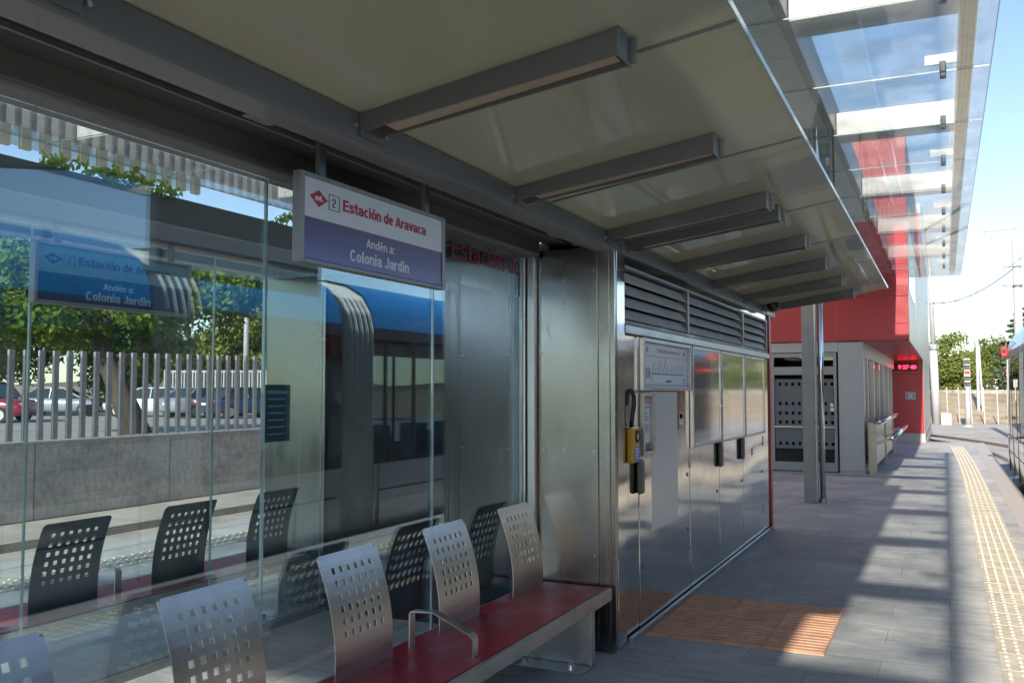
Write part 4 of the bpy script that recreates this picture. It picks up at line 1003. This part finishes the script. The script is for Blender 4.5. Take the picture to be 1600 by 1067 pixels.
# camera dome under the last arm
cd_ = thing('camera_dome', 'black security camera dome under the last canopy arm', 'camera', (-1.86, 11.3, 2.72))
MB().tube([(-1.86, 11.335, 2.735), (-1.86, 11.36, 2.735)], .095, 20).build('ring', 'alu_dark', cd_)
dm = MB(); rows = []
for i in range(6):
    a = i / 5 * math.pi / 2
    rows.append([(-1.86 + .078 * math.cos(a) * math.cos(k / 16 * 2 * math.pi), 11.334 - .078 * math.sin(a), 2.735 + .078 * math.cos(a) * math.sin(k / 16 * 2 * math.pi)) for k in range(17)])
dm.grid(rows).build('dome', 'black', cd_, smooth=True)
MB().tube([(-1.86, 11.36, 2.735), (-1.86, 11.40, 2.735)], .05, 12).build('bracket', 'beam', cd_)
# weeds growing on the inner edge of the far canopy
for (yy, ln, sd) in ((3.93, .62, 3), (3.44, .16, 4), (5.35, .12, 5)):
    rnd = random.Random(sd); v = []; f = []
    wt = thing('weed_plant', {3: 'long bright green weed along the inner edge of the dark far canopy', 4: 'small green weed left of the long one on the far canopy edge', 5: 'tiny weed at the right end of the far canopy edge'}[sd], 'plant', (-4.37, yy, 2.915))
    for i in range(int(ln * 90)):
        q = yy - ln / 2 + rnd.random() * ln
        leaves(v, f, (-4.37 + rnd.uniform(-.06, .06), q, 2.93 + rnd.random() * .06 * (1 - abs(q - yy) / ln)), .05, 9, .022, rnd, .8)
    mb = MB(); mb.v = v; mb.f = f; mb.build('foliage', 'weed', wt, recalc=False)
    MB().tube([(-4.37, yy, 2.90), (-4.37, yy + .02, 2.98)], .006, 5).build('stem', 'weed', wt)

# ------------------------------------------------------------------ red station building
BD = thing('station_building', 'red panelled station building with glass doors at the platform end', 'building', (-4, 20, 0))
MB().box(-11, -.64, 20.06, 47.5, 2.745, 7.0).build('upper_storey', 'cladding', BD)
fa = MB()
for (a, b) in ((2.72, 3.60), (3.61, 5.2), (5.21, 7.02)):
    for (c, d) in ((-11, -7.2), (-7.19, -3.9), (-3.89, -.615)): fa.box(c, d, 20.0, 20.055, a, b)
fa.build('red_front', 'red_panel', BD, bevel=.004)
sd = MB()
for k in range(9):
    sd.box(-.638, -.618, 20.06 + k * 3.05, 20.06 + k * 3.05 + 3.04, 2.72, 7.0)
sd.build('side_cladding', 'cladding', BD)
MB().box(-.617, -.607, 20.4, 24.6, 3.75, 5.6).build('window', 'car_glass', BD)
MB().box(-1.56, -.622, 20.06, 32.95, 2.70, 2.740).build('red_soffit', 'red_panel', BD)
MB().box(-11, -.66, 33.0, 47.5, 0, 2.74).build('rear_wall', 'cladding', BD)
MB().box(-.655, -.625, 33.06, 47.5, .30, 2.715).build('side_cladding', 'cladding', BD)
MB().box(-1.80, -.66, 32.955, 32.995, .30, 2.30).box(-1.80, -.66, 32.955, 32.995, 2.31, 2.69).build('red_end_panel', 'red_panel', BD, bevel=.004)
MB().box(-.657, -.628, 32.94, 33.05, .30, 2.69).build('red_return', 'red_panel', BD)
MB().box(-1.80, -.62, 32.93, 33.0, 0, .295).box(-.655, -.60, 33.0, 47.0, 0.002, .295).build('plinth', 'concrete_plain', BD)
ck = MB().box(-1.53, -.78, 32.88, 32.954, 2.36, 2.60).build('led_clock', 'black', BD, bevel=.01)
ct = text_mb('9 27 40', .165, (-1.36, 32.876, 2.415), (1, 0, 0), bold=.02); 
xs = [p[0] for p in ct.v]; a_, b_ = min(xs), max(xs); ct.v = [(-1.37 + (p[0] - a_) / (b_ - a_) * .54, p[1], p[2]) for p in ct.v]
ct.build('digits', 'led_red', ck)
pq = MB().box(-1.17, -.87, 32.93, 32.953, 1.41, 1.65).build('plaque', 'cladding', BD)
MB().box(-1.14, -.90, 32.922, 32.928, 1.44, 1.62).build('plaque_face', mat('plaque_slate', (.12, .15, .22), .4), pq)
pt = MB()
for (a, b, z) in ((-1.11, -.93, 1.565), (-1.08, -.95, 1.51), (-1.11, -.93, 1.465)): pt.box(a, b, 32.919, 32.921, z, z + .025)
pt.build('print', 'paper', pq)
# pilaster and door front
MB().box(-1.985, -1.50, 20.04, 20.5, .06, 2.70).build('pilaster', 'pilaster', BD, bevel=.006)
MB().box(-1.985, -1.50, 20.05, 20.5, 0, .058).build('pilaster_base', 'concrete_plain', BD)
MB().box(-11, -1.99, 20.05, 20.2, 2.50, 2.705).build('door_header', 'pilaster', BD, bevel=.004)
ds = [-4.72, -3.36, -2.015]
for a, b in zip(ds[:-1], ds[1:]):
    f = MB().box(a + .01, a + .07, 20.08, 20.15, .02, 2.49).box(b - .07, b - .01, 20.08, 20.15, .02, 2.49).box(a + .0705, b - .0705, 20.08, 20.15, .02, .20).box(a + .0705, b - .0705, 20.08, 20.15, 2.03, 2.20).box(a + .0705, b - .0705, 20.08, 20.15, 2.40, 2.49)
    d = f.build('door', 'frame_grey', BD, bevel=.004)
    MB().box(a + .071, b - .071, 20.11, 20.12, .201, 2.029).build('pane', 'door_glass', d)
    MB().box(a + .071, b - .071, 20.11, 20.12, 2.201, 2.399).build('pane', 'door_glass', d)
    # frosted film with rows of clear squares
    fb = MB(); x0, x1 = a + .08, b - .08; n = 9; zr = [.55, .62, 1.0, 1.07, 1.19, 1.26, 1.39, 1.46, 1.80, 1.87]
    zz = [.48] + zr + [1.94]
    for k in range(0, len(zz) - 1, 2): fb.box(x0, x1, 20.105, 20.108, zz[k], zz[k + 1])
    pitch = (x1 - x0) / n
    for k in range(1, len(zz) - 1, 2):
        for i in range(n): fb.box(x0 + i * pitch, x0 + i * pitch + pitch * .6, 20.105, 20.108, zz[k], zz[k + 1])
    fb.build('frosted_film', 'frost', d)
    MB().box(a + .07, b - .07, 20.06, 20.079, .92, .955).build('push_bar', 'alu', d)
st_ = MB().box(-2.16, -2.10, 20.1, 20.104, 1.36, 1.44).box(-2.16, -2.09, 20.1, 20.104, 1.27, 1.34)
st_.build('sticker', 'paper', BD)
MB().box(-11, -4.74, 20.05, 20.2, 0, 2.49).build('front_wall', 'pilaster', BD)
MB().box(-10, -1.6, 26.0, 26.1, 0, 2.7).build('inner_wall', mat('inner_wall_grey', (.16, .155, .15), .7), BD)
MB().box(-3.6, -2.4, 23.0, 23.6, 0, 1.05).build('counter', mat('counter_red', (.2, .03, .03), .5), BD)
# side windows
wn_ = [20.5, 21.1, 23.0, 24.9, 26.9, 29.0, 31.0, 32.95]
MB().box(-1.56, -1.505, 20.505, 32.93, 2.40, 2.698).build('window_header', 'pilaster', BD)
MB().box(-1.56, -1.505, 20.505, 32.93, 0, .34).build('window_base', 'pilaster', BD)
for a in wn_[1:-1]: MB().box(-1.57, -1.484, a - .10, a + .10, .341, 2.399).build('window_pier', 'cladding', BD)
for a, b in zip(wn_[:-1], wn_[1:]):
    MB().box(-1.545, -1.535, a + .1005, b - .1005, .341, 2.399).build('window_pane', 'door_glass', BD)
# perching rail of stainless steel beside the building
pr = thing('perching_rail', 'stainless steel perching rail along the building windows', 'perching rail', (-1.2, 20, 0))
for yy in (20.15, 23.6, 27.1):
    g = MB().prism([(-1.44, .03), (-1.28, .03), (-1.28, 1.02), (-1.44, 1.06)], 'y', yy - .03, yy + .03)
    g.add(*(lambda q: (q.v, q.f))(MB().prism([(-1.299, .58), (-1.299, .66), (-1.0, .74), (-1.0, .70)], 'y', yy - .02, yy + .02)))
    p_ = g.build('leg', 'perch_steel', pr, bevel=.006)
    MB().tube([(-1.35, yy, 0), (-1.35, yy, .028)], .11, 16).build('foot_plate', 'alu', p_)
MB().box(-1.33, -1.315, 20.19, 27.06, .14, .98).build('back_panel', 'perch_steel', pr)
MB().tube([(-1.20, 20.0, 1.06), (-1.20, 27.3, 1.06)], .045, 12).build('top_tube', 'chrome', pr, smooth=True)
MB().tube([(-.97, 20.0, .74), (-.97, 27.3, .74)], .055, 12).build('front_tube', 'chrome', pr, smooth=True)
MB().box(-1.40, -1.20, 20.19, 27.06, .985, 1.01).build('ledge', 'alu', pr)

# ------------------------------------------------------------------ tram
T = thing('tram', 'blue and pale grey tram with dark windows at the right platform edge', 'tram', (2.38, 14, -.3))
CX = 2.36
PF = [(1.06, -.16), (1.15, .0), (1.175, .35), (1.18, .80), (1.18, 1.5), (1.18, 2.0), (1.175, 2.34), (1.165, 2.48), (1.11, 2.70), (.99, 2.89), (.75, 3.03), (.42, 3.11), (0, 3.13)]
def tram_part(name, i0, i1, stations, m, par, smooth=True, side='both', inset=0):
    mb = MB()
    for sg in ((-1, 1) if side == 'both' else (side,)):
        rows = []
        for (y, kw, kz) in stations:
            rows.append([(CX + sg * (w_ * kw - inset), y + 0, -.16 + (z_ + .16) * kz) for w_, z_ in PF[i0:i1 + 1]])
        mb.grid(rows)
    return mb.build(name, m, par, smooth=smooth)
def module(y0, y1, nose):
    st = [(y0, 1, 1), (y0 + .25, 1, 1), (y1 - .25, 1, 1), (y1, 1, 1)]
    if nose == -1: st = [(y0, .42, .50), (y0 + .12, .62, .66), (y0 + .4, .80, .82), (y0 + .8, .92, .93), (y0 + 1.3, .98, .985), (y0 + 1.8, 1, 1), (y1, 1, 1)]
    if nose == 1: st = [(y0, 1, 1), (y1 - .5, 1, 1), (y1 - .2, .998, .995), (y1 - .06, .985, .975), (y1, .96, .945)]
    bd_ = tram_part('car_body', 0, 3, st, 'tram_white', T)
    tram_part('cant_rail', 6, 7, st, 'tram_grey', T)
    tram_part('roof', 7, len(PF) - 1, st, 'tram_blue', T)
    wb = tram_part('window_band', 3, 6, st, 'tram_glass', T)
    # mullions, door seams, skirt seams
    mu = MB(); q = y0 + .5; k = 0
    lim0 = y0 + (1.9 if nose == -1 else .1); lim1 = y1 - (.4 if nose == 1 else .1)
    q = lim0 + .15
    while q < lim1:
        for sg in (-1, 1): MB().box(CX + sg * 1.165, CX + sg * 1.183, q - .035, q + .035, .80, 2.34).build('mullion', 'black', wb)
        q += 1.25 if k % 2 else .68; k += 1
    sm = MB(); q = lim0
    while q < lim1:
        for sg in (-1, 1): sm.box(CX + sg * 1.160, CX + sg * 1.1835, q - .008, q + .008, .05, .79)
        q += 1.3
    for sg in (-1, 1): sm.box(CX + sg * 1.16, CX + sg * 1.1835, lim0, lim1, .795, .815).box(CX + sg * 1.15, CX + sg * 1.183, lim0, lim1, .46, .475)
    sm.build('panel_seam', 'black', bd_)
    for sg in (-1, 1): pass
    # floor, ceiling and seats inside
    MB().box(CX - 1.1, CX + 1.1, lim0, lim1, .02, .06).build('floor', 'tram_grey', T)
    MB().box(CX - 1.05, CX + 1.05, lim0, lim1, 2.28, 2.31).build('ceiling', 'paper', T)
    q = lim0 + .5
    while q < lim1 - .6:
        for sg in (-1, 1):
            MB().box(CX + sg * .5, CX + sg * 1.0, q, q + .45, .42, .50).box(CX + sg * .5, CX + sg * 1.0, q, q + .07, .5, 1.15).build('seat', 'paper_blue', T)
        q += 1.15
    return st
module(-8.3, -2.6, -1); module(-2.0, 6.0, 0); module(6.62, 8.86, 0); module(9.52, 15.6, 0); module(16.2, 22.1, 1)
def end_face(y, kw, kz, i0, i1, m, name):
    pl = [(CX - w_ * kw, y, -.16 + (z_ + .16) * kz) for w_, z_ in PF[i0:i1 + 1]]; pr_ = [(CX + w_ * kw, y, -.16 + (z_ + .16) * kz) for w_, z_ in PF[i0:i1 + 1]]
    mb = MB().add(pl + pr_[::-1], [tuple(range(len(pl) * 2))]); return mb.build(name, m, T)
end_face(-8.3, .42, .50, 0, 12, 'tram_grey', 'cab_front'); end_face(22.1, .96, .945, 0, 12, 'tram_grey', 'cab_front')
for yy in (-2.6, -2.0, 6.0, 6.62, 8.86, 9.52, 15.6, 16.2): end_face(yy, .99, .995, 0, 12, 'tram_grey', 'module_end')
for (a, b) in ((-2.6, -2.0), (6.0, 6.62), (8.86, 9.52), (15.6, 16.2)):
    stn = []
    n = 13
    for i in range(n):
        k_ = .925 if i % 2 else .99
        stn.append((a + (b - a) * i / (n - 1), k_, k_))
    tram_part('bellows', 0, len(PF) - 1, stn, 'bellows', T, smooth=False)
mk = MB().box(CX - 1.26, CX - 1.14, 22.0, 22.14, 2.42, 2.62).build('marker_lamp', mat('red_enamel', (.75, .03, .03), .3), T, bevel=.02)
MB().tube([(CX - 1.20, 21.99, 2.55), (CX - 1.20, 21.96, 2.55)], .035, 12).build('lens', 'black', mk)
MB().tube([(CX - 1.16, 22.0, 2.66), (CX - 1.16, 21.9, 2.75), (CX - 1.02, 21.75, 2.72)], .015, 6).build('stalk', 'tram_white', mk)
MB().box(CX - 1.21, CX - 1.12, 21.3, 21.8, -.2, -.1).build('step', 'alu', T)
for yy in (-5, 2, 12.5, 19.2):
    for dy in (-.8, .8):
        for sg in (-1, 1): MB().tube([(CX + sg * .66, yy + dy, .08 - .0), (CX + sg * .78, yy + dy, .08)], .28, 18).build('wheel', 'rubber', T)

# ------------------------------------------------------------------ masts, wires, signals at the far right
m1 = thing('catenary_mast', 'tall white stepped catenary mast just past the building corner', 'mast', (-.46, 60, -.3))
MB().tube([(-.46, 60, -.3), (-.56, 60, 4.15)], .225, 14).build('lower_tube', 'mast', m1, smooth=True)
MB().tube([(-.56, 60, 4.15), (-.56, 60, 4.42)], .33, 14).build('collar', 'alu', m1)
MB().tube([(-.56, 60, 4.42), (-.70, 60, 11.5)], .145, 14).build('upper_tube', 'mast', m1, smooth=True)
for zz in (6.9, 8.7): MB().box(-1.0, -.40, 59.85, 60.15, zz, zz + .08).build('clamp', 'alu_dark', m1)
X2, Y2 = 2.62, 40
m2 = thing('catenary_mast', 'thick white catenary mast rising behind the tram roof', 'mast', (X2, Y2, -.3))
MB().tube([(X2, Y2, -.3), (X2, Y2, 7.55)], .155, 14).build('shaft', 'mast', m2, smooth=True)
for zz in (6.45, 5.72): MB().tube([(X2 - .55, Y2 - .16, zz), (X2 + .2, Y2 - .16, zz + .01)], .025, 6).build('bracket', 'alu', m2)
MB().tube([(X2, Y2, 5.66), (X2, Y2, 5.76)], .17, 14).build('clamp', 'alu_dark', m2)
m3 = thing('catenary_mast', 'mast outside the right edge whose arm reaches over the track', 'mast', (5.2, 30, -.3))
MB().tube([(5.2, 30, -.3), (5.2, 30, 8.6)], .15, 14).build('shaft', 'mast', m3, smooth=True)
MB().tube([(1.12, 30, 6.36), (5.2, 30, 6.50)], .032, 8).build('arm', 'mast', m3)
MB().tube([(1.35, 30, 6.26), (5.2, 30, 6.38)], .018, 8).build('lower_arm', 'mast', m3)
MB().tube([(2.05, 30, 6.40), (5.2, 30, 8.2)], .016, 6).build('stay', 'mast', m3)
MB().tube([(1.38, 30, 6.10), (1.38, 30, 6.30)], .05, 10).build('insulator', 'mast', m3)
MB().tube([(2.02, 30, 6.32), (2.02, 30, 6.5)], .045, 10).build('insulator', 'mast', m3)
def wire(label, pts, r=.016, sag=.0):
    p = []
    for a, b in zip(pts[:-1], pts[1:]):
        for i in range(9): 
            t = i / 8; q = Vector(a).lerp(Vector(b), t); q.z -= sag * 4 * t * (1 - t); p.append(q)
    o = MB().tube(p, r, 5).build('overhead_wire', 'wire', None); tag(o, label, 'cable')
wire('slack cable slung from the thick mast to the building corner', [(X2 - .1, Y2, 6.4), (-.4, 47, 5.75)], .02, .35)
wire('thin span wire between the two catenary masts', [(X2, Y2 - .1, 5.7), (-.7, 60, 6.95)], .012, .2)
wire('contact wire above the near tram track', [(2.3, -20, 5.6), (2.3, 30, 5.7), (.6, 48, 5.7)], .008, .05)
wire('wire crossing to the slim pole behind the signal', [(2.2, 70, 4.9), (9, 60, 6.6)], .02, .3)
sg_ = thing('tram_signal', 'five lamp tram signal on a pale post with its red lamp lit', 'signal', (1.14, 56.5, -.3))
MB().tube([(1.14, 56.5, -.3), (1.14, 56.5, 1.85)], [.15, .10], 12).build('post', 'mast', sg_, smooth=True)
MB().tube([(1.14, 56.5, -.3), (1.14, 56.5, -.2)], .26, 12).build('foot', 'mast', sg_)
hd = MB().box(.98, 1.30, 56.4, 56.6, 1.85, 3.45).build('signal_head', 'alu', sg_, bevel=.02)
for i in range(5):
    z = 1.92 + i * .305
    MB().box(1.0, 1.28, 56.36, 56.399, z, z + .25).build('lamp_face', 'signal_black' if i != 2 else 'paper', hd)
    if i == 2: MB().box(1.01, 1.27, 56.33, 56.359, z + .07, z + .2).build('red_lamp', 'lens_red', hd)
    MB().box(1.0, 1.28, 56.25, 56.36, z + .252, z + .27).build('visor', 'alu', hd)
sp = thing('slim_pole', 'slim white pole just right of the signal head', 'pole', (1.95, 66, .2))
MB().tube([(1.95, 66, .2), (1.95, 66, 6.0)], .09, 8).build('shaft', 'mast', sp); MB().tube([(2.2, 66, .2), (2.05, 66, 4.6)], .06, 8).build('strut', 'mast', sp); MB().tube([(1.95, 66, 5.5), (1.95, 66, 6.3)], .14, 8).build('cap', 'mast', sp)
ab = thing('equipment_box', 'white equipment cabinet at the foot of the tall stepped mast', 'cabinet', (.0, 59, -.3))
MB().box(-.22, .32, 58.9, 59.3, -.3, .34).build('cabinet', 'mast', ab, bevel=.02); MB().box(-.24, .34, 58.88, 59.32, .345, .38).build('lid', 'alu', ab)
an = thing('notice_board', 'small white box fixed on a post left of the tall mast', 'sign', (-1.1, 59, -.3))
MB().box(-1.22, -.98, 59.2, 59.3, 1.9, 2.35).build('box', 'mast', an); MB().box(-1.13, -1.07, 59.21, 59.29, -.3, 1.9).build('post', 'mast', an)
for i in range(6):
    fp = MB().tube([(.15 + i * .62 * (1 + .02 * i), 61.2, -.35), (.1 + i * .62 * (1 + .02 * i), 61.2, 1.9)], .035, 6).build('fence_post', 'mast', None)
    tag(fp, 'thin pale fence post standing before the dry grass bank', 'fence post', 'thin fence posts along the dry bank')
